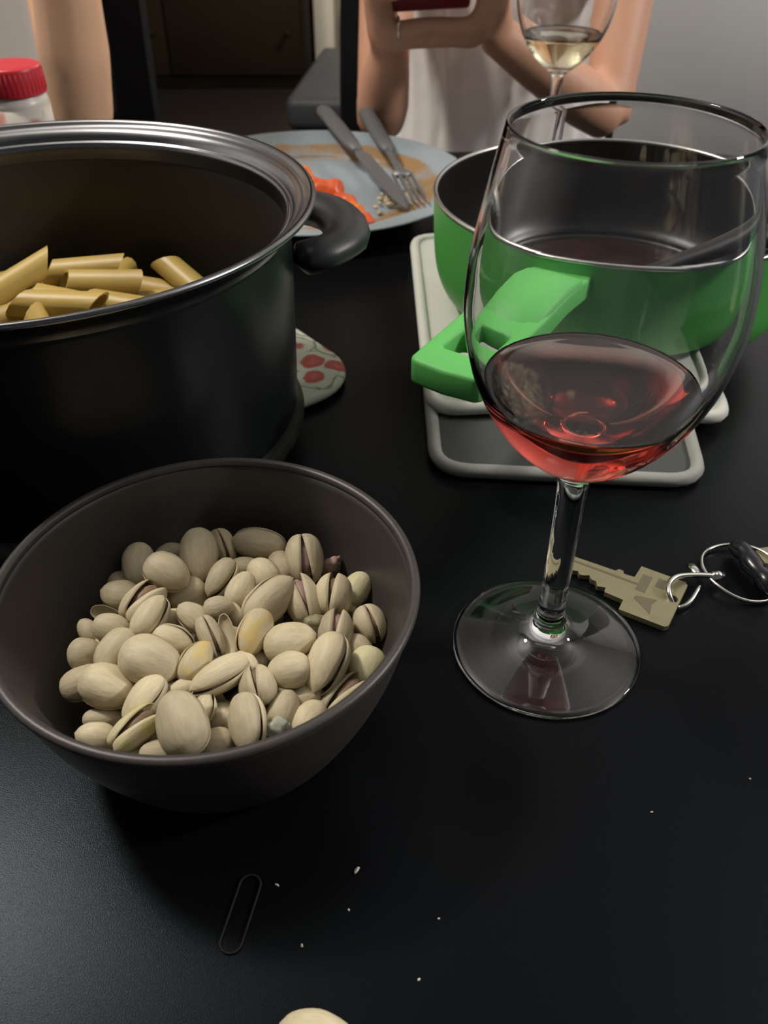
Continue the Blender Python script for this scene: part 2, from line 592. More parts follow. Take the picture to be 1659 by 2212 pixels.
# pendant lamp that carries the room's light
lamp = thing('pendant_lamp', 'hanging lamp bulb on a short cord above the table', 'lamp', (LAMP.x, LAMP.y, LAMP.z))
LC = 1.76 - LAMP.z
obj('ceiling_cap', lathe([(0, LC - 0.05), (0.05, LC - 0.048), (0.06, LC - 0.001), (0, LC - 0.001)], 32), M['steel'], lamp)
obj('cord', tube([(0, 0, 0.15), (0, 0, LC - 0.04)], 0.004, 8), M['bakelite'], lamp)
obj('lamp_holder', lathe([(0, 0.112), (0.022, 0.112), (0.020, 0.145), (0.008, 0.16), (0, 0.16)], 24), M['bakelite'], lamp)

hl = thing('hall_lamp', 'hanging bulb lighting the far end of the room', 'lamp', (LAMP3.x, LAMP3.y, LAMP3.z))
obj('ceiling_cap', lathe([(0, 0.17), (0.05, 0.172), (0.06, 0.209), (0, 0.209)], 32), M['steel'], hl)
obj('lamp_holder', lathe([(0, 0.125), (0.022, 0.125), (0.020, 0.158), (0.008, 0.172), (0, 0.172)], 24), M['bakelite'], hl)
fl = thing('added_fill_lamp', 'added fill light on a slim stand, out of view at the right', 'lamp', (LAMP2.x, LAMP2.y, FLOOR))  # made-up stand carrying the added fill light
obj('base', lathe([(0, 0), (0.14, 0), (0.14, 0.012), (0.02, 0.025), (0, 0.025)], 40), M['bakelite'], fl)
obj('pole', tube([(0, 0, 0.02), (0, 0, LAMP2.z - FLOOR - 0.16)], 0.012, 12), M['bakelite'], fl)
obj('lamp_holder', lathe([(0, LAMP2.z - FLOOR - 0.17), (0.022, LAMP2.z - FLOOR - 0.165), (0.022, LAMP2.z - FLOOR - 0.13), (0, LAMP2.z - FLOOR - 0.13)], 24), M['bakelite'], fl)

# ------------------------------------------------------------------ table
tb = thing('dining_table', 'matte black dining table carrying the whole meal', 'table', (0, 0, 0))
obj('table_top', box(-1.0, 0.80, -0.30, 0.925, -0.032, 0.0, 0.002), M['table'], tb)
obj('apron', join(box(-0.95, 0.75, -0.26, -0.24, -0.11, -0.032), box(-0.95, 0.75, 0.865, 0.885, -0.11, -0.032),
                  box(-0.95, -0.93, -0.24, 0.865, -0.11, -0.032), box(0.73, 0.75, -0.24, 0.865, -0.11, -0.032)), M['table'], tb)
for x in (-0.96, 0.70):
    for y in (-0.27, 0.83):
        obj('leg', box(x, x + 0.06, y, y + 0.06, FLOOR, -0.032, 0.003), M['table'], tb)

# ------------------------------------------------------------------ wine glasses
g_outer = prof_s([(0.0388, 0.0012), (0.0386, 0.0019), (0.0365, 0.0027), (0.029, 0.0043), (0.020, 0.0066), (0.0125, 0.0092), (0.0083, 0.0120), (0.0062, 0.0150)], 3)
g_bot = [(0.0, 0.0040), (0.012, 0.0034), (0.024, 0.0020), (0.033, 0.0006), (0.0365, 0.0), (0.0383, 0.0004)]
g_stem = prof_s([(0.0062, 0.0150), (0.0068, 0.0170), (0.0062, 0.0188), (0.0055, 0.0215), (0.0053, 0.028), (0.0053, 0.045), (0.0053, 0.065), (0.0054, 0.080), (0.0058, 0.0865)], 3)
g_bowl_o = prof_s([(0.0058, 0.0865), (0.0066, 0.0895), (0.0092, 0.0922), (0.0142, 0.0958), (0.0205, 0.1010), (0.0272, 0.1082), (0.0332, 0.1172), (0.0380, 0.1275), (0.0410, 0.1380),
                   (0.0427, 0.1490), (0.0429, 0.1565), (0.0421, 0.1670), (0.0399, 0.1800), (0.0371, 0.1935), (0.0347, 0.2046)], 3)
g_lip = [(0.0345, 0.2055), (0.0340, 0.2058), (0.0335, 0.2054)]
g_bowl_i = prof_s([(0.0334, 0.2046), (0.0359, 0.1935), (0.0387, 0.1800), (0.0409, 0.1670), (0.0417, 0.1565), (0.0415, 0.1490), (0.0398, 0.1385), (0.0367, 0.1285), (0.0318, 0.1188),
                   (0.0256, 0.1098), (0.0186, 0.1030), (0.0105, 0.0992), (0.0, 0.0982)], 3)


def wine_glass(label, x, y):
    t = thing('wine_glass', label, 'glass', (x, y, 0))
    obj('bowl', lathe(g_bowl_o + g_lip + g_bowl_i, 96), M['glass'], t)
    obj('stem', lathe(g_stem, 96), M['glass'], t)
    obj('foot', lathe(g_bot + g_outer, 96), M['glass'], t)
    return t


def wine(name, label, x, y, level, m):
    inner = [(r, z) for r, z in reversed(g_bowl_i) if z < level]
    hi = min(z for r, z in g_bowl_i if z >= level); rhi = [r for r, z in g_bowl_i if z == hi][0]
    rl = inner[-1][0] + (rhi - inner[-1][0]) * (level - inner[-1][1]) / (hi - inner[-1][1])
    prof = [(max(0, r + (0.0003 if r > 0 else 0)), z - 0.0003) for r, z in inner] + [(rl + 0.0003, level), (rl - 0.0008, level - 0.0004), (rl - 0.003, level - 0.0009), (0, level - 0.0009)]
    return tag(obj(name, move(lathe(prof, 96), (x, y, 0)), m), label, 'wine')


GX, GY = 0.0674, 0.2448
wine_glass('large clear wine glass with pink wine standing beside the pistachio bowl', GX, GY)
wine('rose_wine', 'pink rose wine filling the bottom of the nearer glass', GX, GY, 0.1258, M['rose'])
wine_glass('clear wine glass with pale yellow wine standing behind the green pan', 0.156, 0.846)
wine('white_wine', 'pale yellow white wine in the farther glass', 0.156, 0.846, 0.1215, M['white_wine'])

# ------------------------------------------------------------------ pistachio bowl
BX, BY = -0.0609, 0.2141
bw_o = prof_s([(0.0470, 0.0010), (0.0490, 0.0030), (0.0525, 0.0085), (0.0570, 0.0170), (0.0620, 0.0280), (0.0665, 0.0400), (0.0700, 0.0530), (0.0725, 0.0640)], 4)
bw_i = prof_s([(0.0697, 0.0640), (0.0670, 0.0530), (0.0635, 0.0400), (0.0590, 0.0285), (0.0538, 0.0180), (0.0480, 0.0095), (0.0400, 0.0055), (0.0, 0.0040)], 4)
bowl = thing('serving_bowl', 'dark grey brown stoneware bowl filled with pistachios', 'bowl', (BX, BY, 0))
obj('bowl_body', lathe([(0, 0.002), (0.041, 0.002), (0.043, 0.0), (0.0460, 0.0)] + bw_o + bw_i, 96), M['bowl'], bowl)
obj('rim', lathe([(0.0725, 0.0636), (0.0734, 0.0648), (0.0731, 0.0660), (0.0718, 0.0668), (0.0702, 0.0662), (0.0696, 0.0650), (0.0697, 0.0636)], 96, True), M['bowl'], bowl)

# ------------------------------------------------------------------ pasta pot
PX, PY = -0.1607, 0.3923
tv = thing('pot_holder', 'rose printed cotton pot holder under the pasta pot', 'pot holder', (-0.128, 0.470, 0), math.radians(38))
hol = rrect(-0.082, 0.082, -0.082, 0.082, 0.034, 8)
obj('printed_pad', prism(hol, 0.0003, 0.0085, 0.003, 3), M['floral'], tv, sharp=60)
obj('piping', tube([(x * 1.0, y * 1.0, 0.0045) for x, y in hol], 0.0034, 8, closed=True), M['floral'], tv)
PB = 0.0088
pot = thing('pasta_pot', 'tall black cooking pot with steel rim, holding penne', 'pot', (PX, PY, PB))
h = 0.135 - PB
obj('pot_wall', lathe(prof_s([(0.100, 0.0), (0.108, 0.002), (0.1125, 0.009), (0.1145, 0.022), (0.1160, 0.060), (0.1170, 0.100), (0.1175, h - 0.011)], 3) + [(0.1165, h - 0.011)], 96), M['pot_out'], pot)
obj('lining', lathe(prof_s([(0.1165, h - 0.0135), (0.1150, h - 0.018), (0.1148, 0.060), (0.1140, 0.020), (0.108, 0.006), (0.0, 0.0045)], 4), 96), M['pot_in'], pot)
obj('base', lathe([(0, 0.001), (0.0995, 0.0003), (0.1005, 0.0)], 64), M['steel'], pot)
rim = lathe(prof_s([(0.1172, h - 0.0140), (0.1186, h - 0.0100), (0.1215, h - 0.0060), (0.1255, h - 0.0038), (0.1282, h - 0.0030), (0.1296, h - 0.0012), (0.1288, h + 0.0004), (0.1268, h + 0.0002),
                    (0.1248, h - 0.0020), (0.1215, h - 0.0035), (0.1192, h - 0.0060), (0.1180, h - 0.0085), (0.1164, h - 0.0082), (0.1152, h - 0.0100), (0.1150, h - 0.0140), (0.1148, h - 0.0170)], 3), 96)
obj('rim', rim, M['steel'], pot)
for a in (26, 206):
    ang = math.radians(a)
    pts = []
    for k in range(13):
        t = math.radians(-90 + 15 * k)
        d, w = 0.117 + 0.035 * max(0, math.cos(t)) ** 0.75, 0.036 * math.sin(t)
        pts.append((d * math.cos(ang) - w * math.sin(ang), d * math.sin(ang) + w * math.cos(ang), h - 0.036 + 0.002 * math.cos(t)))
    obj('handle', tube(pts, [0.0125 if 2 < k < 10 else 0.0110 for k in range(13)], 14, flat=0.72, updir=(0, 0, 1)), M['bakelite'], pot)

# penne
PR, PL = 0.0074, 0.048


def penne_mesh():
    n, V, F = 28, [], []
    for rad, off in ((PR, 0.0), (PR - 0.0012, 0.0)):
        for s in (-0.5, -0.25, 0, 0.25, 0.5):
            for k in range(n):
                t = 2 * math.pi * k / n
                r = rad * (1 + (0.035 if rad == PR and k % 2 else 0))
                sl = 0.75 * r * math.sin(t) * (abs(s) * 2) * 1.0
                V.append(Vector((s * (PL - 0.008) + sl, r * math.cos(t), r * math.sin(t) * 0.93)))
    for layer in (0, 1):
        for j in range(4):
            for k in range(n):
                l = (k + 1) % n
                a, b = layer * 5 * n + j * n, layer * 5 * n + (j + 1) * n
                q = (a + k, b + k, b + l, a + l)
                F.append(tuple(reversed(q)) if layer == 0 else q)
    for j in (0, 4):
        for k in range(n):
            l = (k + 1) % n
            a, b = j * n, 5 * n + j * n
            q = (a + k, b + k, b + l, a + l)
            F.append(q if j == 4 else tuple(reversed(q)))
    return V, F


pm = obj('penne', penne_mesh(), M['pasta'], sharp=50)
pmesh = pm.data
bpy.data.objects.remove(pm)
PENNE = [
 (-0.1958, 0.4313, 0.0775, 0.71, 0.66, 0.26, 'penne at the far left of the pot, slanting up to a pointed cut end'),
 (-0.1691, 0.4595, 0.0719, 1.0, 0.05, 0.07, 'pale penne lying at the back of the heap with its open end showing'),
 (-0.153, 0.4381, 0.0737, 1.0, -0.05, 0.02, 'long penne lying level across the middle of the heap'),
 (-0.1243, 0.4541, 0.0614, 0.98, -0.19, -0.08, "penne at the heap's right, half behind the level one"),
 (-0.1085, 0.4484, 0.0707, 0.69, -0.68, -0.24, 'penne tip sticking up at the right end of the heap'),
 (-0.1689, 0.4203, 0.0714, 0.91, -0.4, 0.02, 'penne slanting down below the level one'),
 (-0.1914, 0.3997, 0.071, 0.85, 0.52, 0.08, 'penne near the front rim at the far left'),
 (-0.1628, 0.3986, 0.0801, 1.0, -0.07, 0.0, 'penne end with an open hole just above the front rim'),
 (-0.1402, 0.4209, 0.0689, 0.95, -0.31, 0.0, 'bright penne showing in a gap just above the front rim'),
 (-0.1012, 0.4106, 0.0258, -0.81, -0.39, -0.44, ''),
 (-0.1188, 0.3225, 0.057, 0.54, -0.84, -0.08, ''),
 (-0.2016, 0.4196, 0.0609, 0.98, -0.2, 0.0, ''),
 (-0.1915, 0.3595, 0.066, -0.3, 0.88, 0.38, ''),
 (-0.1851, 0.317, 0.066, -0.31, 0.95, 0.07, ''),
 (-0.1989, 0.4368, 0.0544, 0.72, -0.68, -0.14, ''),
 (-0.1299, 0.4474, 0.0348, -1.0, 0.02, -0.01, ''),
 (-0.0994, 0.3716, 0.0527, 0.98, -0.18, -0.1, ''),
 (-0.0907, 0.351, 0.0453, -0.9, 0.26, -0.34, ''),
 (-0.2171, 0.4388, 0.0297, 0.06, -0.99, 0.09, ''),
 (-0.1061, 0.3291, 0.0654, 0.47, -0.88, -0.02, ''),
 (-0.2462, 0.3687, 0.066, -0.95, 0.28, -0.1, ''),
 (-0.233, 0.3533, 0.0492, -0.71, 0.7, 0.04, ''),
 (-0.2123, 0.406, 0.0468, -0.62, -0.78, -0.09, ''),
 (-0.1473, 0.4218, 0.024, -0.81, 0.56, 0.17, ''),
 (-0.1592, 0.3235, 0.0561, 0.85, 0.53, 0.02, ''),
 (-0.2491, 0.3975, 0.0424, 0.72, -0.7, 0.01, ''),
 (-0.0835, 0.3756, 0.0374, 0.86, 0.51, 0.06, ''),
 (-0.1616, 0.4694, 0.0487, 0.23, -0.97, 0.06, ''),
 (-0.1141, 0.4469, 0.0512, -0.99, 0.05, 0.1, ''),
 (-0.2021, 0.4047, 0.0348, 0.09, 0.99, 0.05, ''),
 (-0.1735, 0.3732, 0.0622, -0.48, 0.88, 0.05, ''),
 (-0.1792, 0.4223, 0.0401, -0.6, -0.8, 0.05, ''),
 (-0.2293, 0.346, 0.061, -0.66, -0.75, 0.04, ''),
 (-0.2199, 0.3798, 0.066, 0.45, 0.54, -0.71, ''),
 (-0.1441, 0.3335, 0.0293, -0.36, 0.93, -0.05, ''),
 (-0.2394, 0.3803, 0.0547, 0.63, -0.78, 0.04, ''),
 (-0.2064, 0.432, 0.0431, 0.72, 0.69, 0.01, ''),
 (-0.1045, 0.3998, 0.0623, 0.8, -0.55, 0.26, ''),
 (-0.1866, 0.4429, 0.0609, 0.78, -0.62, 0.05, ''),
 (-0.1275, 0.4007, 0.0591, 0.85, -0.52, -0.09, ''),
 (-0.1394, 0.4378, 0.0606, 0.99, 0.16, 0.07, ''),
 (-0.1329, 0.4145, 0.0313, -0.17, -0.98, 0.06, ''),
 (-0.1758, 0.3497, 0.066, 0.29, -0.94, -0.16, ''),
 (-0.1323, 0.4313, 0.0472, -0.13, -0.99, 0.11, ''),
 (-0.1505, 0.3526, 0.0399, -0.12, -0.99, 0.06, ''),
 (-0.1366, 0.4747, 0.0449, -0.63, 0.45, -0.63, ''),
 (-0.1164, 0.4318, 0.0405, -0.99, -0.12, -0.1, ''),
 (-0.1332, 0.4002, 0.0471, -0.94, -0.07, 0.33, ''),
 (-0.2063, 0.3516, 0.0504, 0.46, -0.87, 0.16, ''),
 (-0.214, 0.4631, 0.0624, -0.79, -0.61, 0.06, ''),
 (-0.1617, 0.4143, 0.0569, 0.86, 0.51, 0.0, ''),
 (-0.1373, 0.3594, 0.066, 0.54, -0.82, 0.2, ''),
 (-0.1636, 0.3658, 0.0428, -0.11, 0.98, -0.18, ''),
 (-0.2129, 0.4595, 0.0482, 0.94, 0.34, -0.04, ''),
 (-0.121, 0.3923, 0.024, 0.89, -0.44, 0.11, ''),
 (-0.1277, 0.4666, 0.0364, -0.97, -0.25, 0.01, ''),
 (-0.1712, 0.3791, 0.0506, -0.36, -0.93, -0.05, ''),
 (-0.0773, 0.3677, 0.066, 1.0, 0.02, -0.09, ''),
 (-0.136, 0.4527, 0.024, 0.44, 0.89, -0.09, ''),
 (-0.1008, 0.3826, 0.0422, -0.63, -0.77, -0.03, ''),
 (-0.2051, 0.3533, 0.0645, -0.04, 1.0, 0.04, ''),
 (-0.1211, 0.3533, 0.0524, -0.53, 0.85, -0.07, ''),
 (-0.1198, 0.3483, 0.0408, 0.91, -0.4, -0.09, ''),
 (-0.1614, 0.3741, 0.066, -0.49, 0.62, 0.61, ''),
 (-0.077, 0.3796, 0.0562, 0.99, -0.14, -0.05, ''),
 (-0.1544, 0.467, 0.0607, 0.11, 0.99, -0.07, ''),
 (-0.2294, 0.338, 0.0383, 0.91, -0.4, -0.05, ''),
 (-0.1101, 0.3672, 0.066, -0.35, 0.94, 0.03, ''),
 (-0.1551, 0.3943, 0.0405, 0.94, -0.3, 0.14, ''),
 (-0.1464, 0.4322, 0.0456, -0.03, -1.0, 0.02, ''),
 (-0.2003, 0.3686, 0.0389, -0.51, -0.86, -0.08, ''),
]

for i, (x, y, z, ax, ay, az, lab) in enumerate(PENNE):
    o = obj('penne', pmesh)
    up = Vector((math.sin(i * 2.4) * 0.8, math.cos(i * 1.7) * 0.8, 1))
    o.matrix_world = Matrix.Translation((x, y, z)) @ frame((ax, ay, az), up).to_4x4()
    if lab:
        tag(o, lab, 'pasta', 'penne in the pot')
    else:
        tag(o, 'penne piece buried in the pasta heap under the top pieces', 'pasta', 'penne in the pot')

# ------------------------------------------------------------------ green pan on its white holder
NX, NY = 0.1497, 0.5501
ph = thing('pocket_pot_holder', 'white quilted pocket pot holder under the green pan', 'pot holder', (0, 0, 0))


def pad_outline(pts, r=0.018, n=6):
    out = []
    m = len(pts)
    for i in range(m):
        p, a, b = Vector(pts[i]), Vector(pts[i - 1]), Vector(pts[(i + 1) % m])
        u, v = (a - p).normalized() * r, (b - p).normalized() * r
        for k in range(n + 1):
            t = k / n
            out.append(((p + u) * (1 - t) ** 2 + p * 2 * t * (1 - t) + (p + v) * t ** 2)[:])
    return out


low = pad_outline([(0.026, 0.668), (0.0275, 0.364), (0.163, 0.353), (0.170, 0.41), (0.180, 0.655)])
lowz = 0.0012
obj('lower_layer', prism(low, 0.0004, 0.0050, 0.0015), M['cloth_dark'], ph, sharp=60)
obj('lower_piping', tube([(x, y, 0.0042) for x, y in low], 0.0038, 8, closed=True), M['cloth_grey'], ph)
topo = pad_outline([(0.024, 0.670), (0.0275, 0.412), (0.110, 0.418), (0.191, 0.402), (0.206, 0.657)], 0.020)


def quilt(outline, z0):
    """stitched padded layer: grid clipped to the outline with pillow relief."""
    cx = sum(p[0] for p in outline) / len(outline); cy = sum(p[1] for p in outline) / len(outline)
    V, F = [], []
    rings, n = 14, len(outline)
    for j in range(rings + 1):
        s = j / rings
        for x, y in outline:
            X, Y = cx + (x - cx) * s, cy + (y - cy) * s
            e = 1 - s ** 6
            z = z0 + 0.0022 * e * (0.35 + abs(math.sin(X * 110 + Y * 110)) * abs(math.sin(X * 110 - Y * 110)))
            z += 0.006 * max(0, (0.445 - Y) / 0.04) ** 2 * max(0, 1 - ((X - 0.105) / 0.085) ** 2)
            V.append(Vector((X, Y, z)))
    for j in range(rings):
        for i in range(n):
            k = (i + 1) % n
            F.append((j * n + i, j * n + k, (j + 1) * n + k, (j + 1) * n + i))
    m = len(V)
    V += [v - Vector((0, 0, 0.0022)) for v in V]
    F += [tuple(reversed([i + m for i in f])) for f in F]
    b = rings * n
    F += [(b + i, m + b + i, m + b + (i + 1) % n, b + (i + 1) % n) for i in range(n)]
    return V, F


obj('quilted_layer', quilt(topo, 0.0092), M['cloth'], ph)
tz = lambda x, y: 0.0085 + 0.006 * max(0, (0.445 - y) / 0.04) ** 2 * max(0, 1 - ((x - 0.105) / 0.085) ** 2)
obj('upper_piping', tube([(x, y, tz(x, y)) for x, y in topo], 0.0040, 8, closed=True), M['cloth'], ph)

NB = 0.0128
pan = thing('green_pan', 'bright green saute pan with black lining and green loop handle', 'pan', (NX, NY, NB))
ph_h = 0.085 - NB
obj('pan_wall', lathe(prof_s([(0.088, 0.0), (0.098, 0.002), (0.108, 0.009), (0.1140, 0.021), (0.1165, 0.036), (0.1175, 0.055), (0.1180, ph_h - 0.001)], 4), 96), M['green'], pan)
obj('base', lathe([(0, 0.0010), (0.080, 0.0010), (0.082, 0.0), (0.088, 0.0)], 64), M['steel'], pan)
obj('lining', lathe(prof_s([(0.1160, ph_h - 0.001), (0.1155, 0.055), (0.1143, 0.036), (0.111, 0.020), (0.104, 0.009), (0.092, 0.004), (0.0, 0.0032)], 4), 96), M['pan_in'], pan)
obj('rim', lathe([(0.1180, ph_h - 0.002), (0.1186, ph_h - 0.0006), (0.1180, ph_h + 0.0006), (0.1166, ph_h + 0.0007), (0.1157, ph_h - 0.0004), (0.1159, ph_h - 0.002)], 96, True), M['alu'], pan)

# handle: thick slab with a hanging opening near its end, in a frame along the handle
hd = Vector((-0.0670, -0.1015, 0.0)); hl = hd.length; hd.normalize()
hs = Vector((-hd.y, hd.x, 0))
root = Vector((0.0945, 0.4468, 0.0)) - Vector((NX, NY, 0))
hz = 0.068 - NB


def hp(a, b, z): return root + hd * a + hs * b + Vector((0, 0, hz + z))


def handle_geo():
    outer = [(-0.004, 0.0185), (0.030, 0.0200), (0.062, 0.0205), (0.104, 0.0200), (0.1195, 0.0195), (0.1225, 0.0165), (0.1240, 0.0), (0.1225, -0.0165), (0.1195, -0.0195), (0.104, -0.0200), (0.062, -0.0205), (0.030, -0.0200), (-0.004, -0.0185), (-0.004, 0.0)]
    hole = [(0.084, 0.0060), (0.084, 0.0095), (0.086, 0.0115), (0.1020, 0.0115), (0.1040, 0.0108), (0.1045, 0.0080), (0.1045, 0.0), (0.1045, -0.0080), (0.1040, -0.0108), (0.1020, -0.0115), (0.086, -0.0115), (0.084, -0.0095), (0.084, -0.0060), (0.084, 0.0)]
    n = len(outer)
    zt = lambda a: 0.0075 - 0.030 * max(0.0, (a - 0.03)) * 0.35 + 0.004 * math.exp(-((a - 0.03) / 0.03) ** 2)
    V, F = [], []
    for side in (1, -1):
        for lst in (outer, hole):
            for a, b in lst:
                V.append(hp(a, b, zt(a) if side > 0 else zt(a) - 0.0135))
    for i in range(n):
        j = (i + 1) % n
        F.append((i, j, n + j, n + i))
        F.append((2 * n + i, 3 * n + i, 3 * n + j, 2 * n + j))
        F.append((i, 2 * n + i, 2 * n + j, j))
        F.append((n + i, n + j, 3 * n + j, 3 * n + i))
    return bevel_geo((V, F), 0.0022, 3)


hobj = obj('handle', handle_geo(), M['green_soft'], pan, sharp=40)
def grip_geo():
    V, F = [], []
    st_ = [(-0.002, 0.0178, 0.0040), (0.012, 0.0190, 0.0125), (0.030, 0.0195, 0.0150), (0.050, 0.0195, 0.0130), (0.066, 0.0190, 0.0098), (0.072, 0.0165, 0.0050)]
    for a, b, z in st_:
        V += [hp(a, b, 0.000), hp(a, b, z - 0.003), hp(a, b * 0.86, z), hp(a, 0, z + 0.0006), hp(a, -b * 0.86, z), hp(a, -b, z - 0.003), hp(a, -b, 0.000)]
    for j in range(len(st_) - 1):
        for k in range(6):
            F.append((j * 7 + k, j * 7 + k + 1, j * 7 + 8 + k, j * 7 + 7 + k))
    F += [tuple(range(6, -1, -1)), tuple(range(len(V) - 7, len(V)))]
    return V, F


obj('thumb_grip', grip_geo(), M['green_soft'], hobj, sharp=50)
obj('handle_bracket', tube([hp(-0.012, 0, -0.002), hp(0.004, 0, -0.001)], 0.013, 16, flat=0.6, updir=(0, 0, 1)), M['steel'], pan)
rv = hp(-0.012, 0, 0.0)

# dark leftover sauce in the pan and the black spoon resting on its rim
tag(obj('leftover_sauce', move(xf(lathe(prof_s([(0.090, 0.0), (0.086, 0.0026), (0.07, 0.0040), (0.04, 0.0046), (0.0, 0.0048)], 3), 64), Matrix.Rotation(0.3, 4, 'Z')), (NX, NY, NB + 0.0062)), mat('dark_red_sauce', (0.024, 0.009, 0.006), 0.35, var=0.5, scale=50, bump=0.8, bscale=60)),
    'dark reddish leftover sauce on the bottom of the green pan', 'sauce')
sp = thing('serving_spoon', 'black plastic serving spoon resting over the rim of the green pan', 'spoon', (0, 0, 0))
sa, sb = Vector((0.120, 0.512, 0.034)), Vector((0.205, 0.4505, 0.0945))
sd = (sb - sa).normalized()
side = sd.cross(Vector((0, 0, 1))).normalized()
spts = [sa + sd * t for t in (0.0, 0.03, 0.06, 0.09, 0.12, 0.16, 0.20, 0.24, 0.26)]
obj('spoon_handle', tube(spts, [0.006, 0.0065, 0.0075, 0.0095, 0.0115, 0.0125, 0.0125, 0.012, 0.009], 14, flat=0.55, updir=(0, 0, 1)), M['bakelite'], sp)
rot = frame(sd, Vector((0, 0, 1)))
bpts = lathe(prof_s([(0, -0.012), (0.6, -0.0095), (0.9, -0.004), (1.0, 0.0), (0.93, -0.001), (0.6, -0.0075), (0, -0.0095)], 3), 32)
bpts = ([Vector((v.x * 0.034, v.y * 0.024, v.z)) for v in bpts[0]], bpts[1])
obj('spoon_bowl', xf(bpts, Matrix.Translation(sa - sd * 0.026 + Vector((0, 0, 0.017))) @ Matrix.Rotation(math.atan2(sd.y, sd.x), 4, 'Z') @ Matrix.Rotation(-0.12, 4, 'Y')), M['bakelite'], sp)

# ------------------------------------------------------------------ plate, cutlery and leftovers
LX, LY = -0.064, 0.785
plate = thing('dinner_plate', 'pale blue grey dinner plate with sauce smears', 'plate', (LX, LY, 0))
obj('plate_body', lathe(prof_s([(0, 0.0022), (0.080, 0.0022), (0.083, 0.0), (0.090, 0.0), (0.094, 0.003), (0.115, 0.0115), (0.1395, 0.0185)], 3)
                        + [(0.1408, 0.0192), (0.1410, 0.0201), (0.1400, 0.0207)] + prof_s([(0.1390, 0.0206), (0.115, 0.0152), (0.098, 0.0090), (0.088, 0.0064), (0.0, 0.0060)], 3), 96), M['plate'], plate)


def cutlery(name, label, a, b, kind):
    t = thing(name, label, name)
    A, B = Vector(a), Vector(b)
    d = (B - A).normalized(); L = (B - A).length
    P = lambda s: A + d * (s * L)
    obj('handle', tube([P(0), P(0.03), P(0.2), P(0.40), P(0.47)], [0.006, 0.0085, 0.0085, 0.0075, 0.0058], 14, flat=0.62, updir=(0, 0, 1)), M['cut_handle'], t)
    if kind == 'knife':
        s_ = d.cross(Vector((0, 0, 1))).normalized()
        up = s_.cross(d)
        sect = [(0.46, 0.0035), (0.52, 0.0085), (0.75, 0.0092), (0.92, 0.0072), (0.985, 0.003), (1.0, 0.0006)]
        V, F = [], []
        for s, w in sect:
            for q, hgt in ((-w, 0.0), (w * 0.55, 0.0009), (w * 0.55, -0.0009)):
                V.append(P(s) + s_ * q + up * hgt)
        for i in range(len(sect) - 1):
            for k in range(3):
                l = (k + 1) % 3
                F.append((i * 3 + k, i * 3 + l, i * 3 + 3 + l, i * 3 + 3 + k))
        F += [(2, 1, 0), (len(V) - 3, len(V) - 2, len(V) - 1)]
        obj('blade', (V, F), M['cutlery'], t, smooth=False)
    else:
        s_ = d.cross(Vector((0, 0, 1))).normalized()
        obj('neck', tube([P(0.46), P(0.55), P(0.66), P(0.72)], [0.0036, 0.0032, 0.0042, 0.0100], 12, flat=0.35, updir=(0, 0, 1)), M['cutlery'], t)
        for q in (-0.0081, -0.0027, 0.0027, 0.0081):
            obj('tine', tube([P(0.715) + s_ * q, P(0.80) + s_ * q + Vector((0, 0, -0.001)), P(0.92) + s_ * q, P(1.0) + s_ * q * 0.9 + Vector((0, 0, 0.002))], [0.0017, 0.0016, 0.0013, 0.0007], 8), M['cutlery'], t)
    return t


cutlery('knife', 'grey handled knife lying across the dirty plate, handle end pointing to the dark stool', (-0.0635, 0.951, 0.0345), (0.018, 0.707, 0.0185), 'knife')
cutlery('fork', 'grey handled fork beside the knife on the dirty plate, nearer the green pan', (-0.0195, 0.951, 0.0325), (0.030, 0.712, 0.0190), 'fork')


def lump(c, r, seed, m, name, amp=0.25, nu=20, nv=14, parent=None):
    V, F = ellipsoid((0, 0, 0), r, nu, nv)
    out = []
    for v in V:
        k = 1 + amp * noise.noise(Vector((v.x / r[0] * 1.6 + seed * 7.1, v.y / r[1] * 1.6, v.z / r[2] * 1.6)))
        out.append(v * k)
    o = obj(name, (out, F), m, parent)
    o.location = c
    return o


foods = [((-0.074, 0.783, 0.019), (0.011, 0.010, 0.010), 'carrot', 'bright orange pepper chunk at the end of the sauce trail on the plate'),
         ((-0.066, 0.766, 0.016), (0.012, 0.013, 0.0085), 'tomato', 'tomato piece next to the orange pepper chunk on the plate'),
         ((-0.050, 0.752, 0.017), (0.015, 0.012, 0.0100), 'tomato', 'largest glossy tomato piece in the middle of the sauce trail'),
         ((-0.036, 0.728, 0.015), (0.012, 0.014, 0.0080), 'tomato', 'tomato piece beside the pot handle on the plate'),
         ((-0.026, 0.708, 0.0145), (0.010, 0.013, 0.0070), 'carrot', 'orange sauce lump nearing the front edge of the plate'),
         ((-0.017, 0.688, 0.0150), (0.009, 0.013, 0.0055), 'tomato', 'last thin tomato smear by the front edge of the plate')]
for i, (c, r, mm, lab) in enumerate(foods):
    tag(lump(c, r, i + 1, M[mm], 'tomato_piece' if mm == 'tomato' else 'pepper_piece', 0.45), lab, 'food', 'leftovers on the plate')
cr = thing('grated_cheese', 'pale grated cheese scraps stuck around the knife and fork on the plate', 'food', (0.006, 0.750, 0.0072))
tag(cr, kind='stuff')
bits = []
rg = random.Random(4)
for i in range(90):
    s = rg.random()
    c = Vector((rg.gauss(0.004 + s * 0.012, 0.009), rg.gauss(0.035 - s * 0.075, 0.012), rg.uniform(0.0002, 0.004)))
    if math.hypot(c.x + 0.070, c.y - 0.035) > 0.088: continue
    r_ = rg.uniform(0.0012, 0.0034)
    bits.append(ellipsoid(c, (r_ * 1.6, r_, r_ * 0.7), 6, 4, Matrix.Rotation(rg.uniform(0, 6), 3, 'Z')))
tag(obj('cheese_scraps', join(*bits), M['cheese'], cr), kind='stuff')

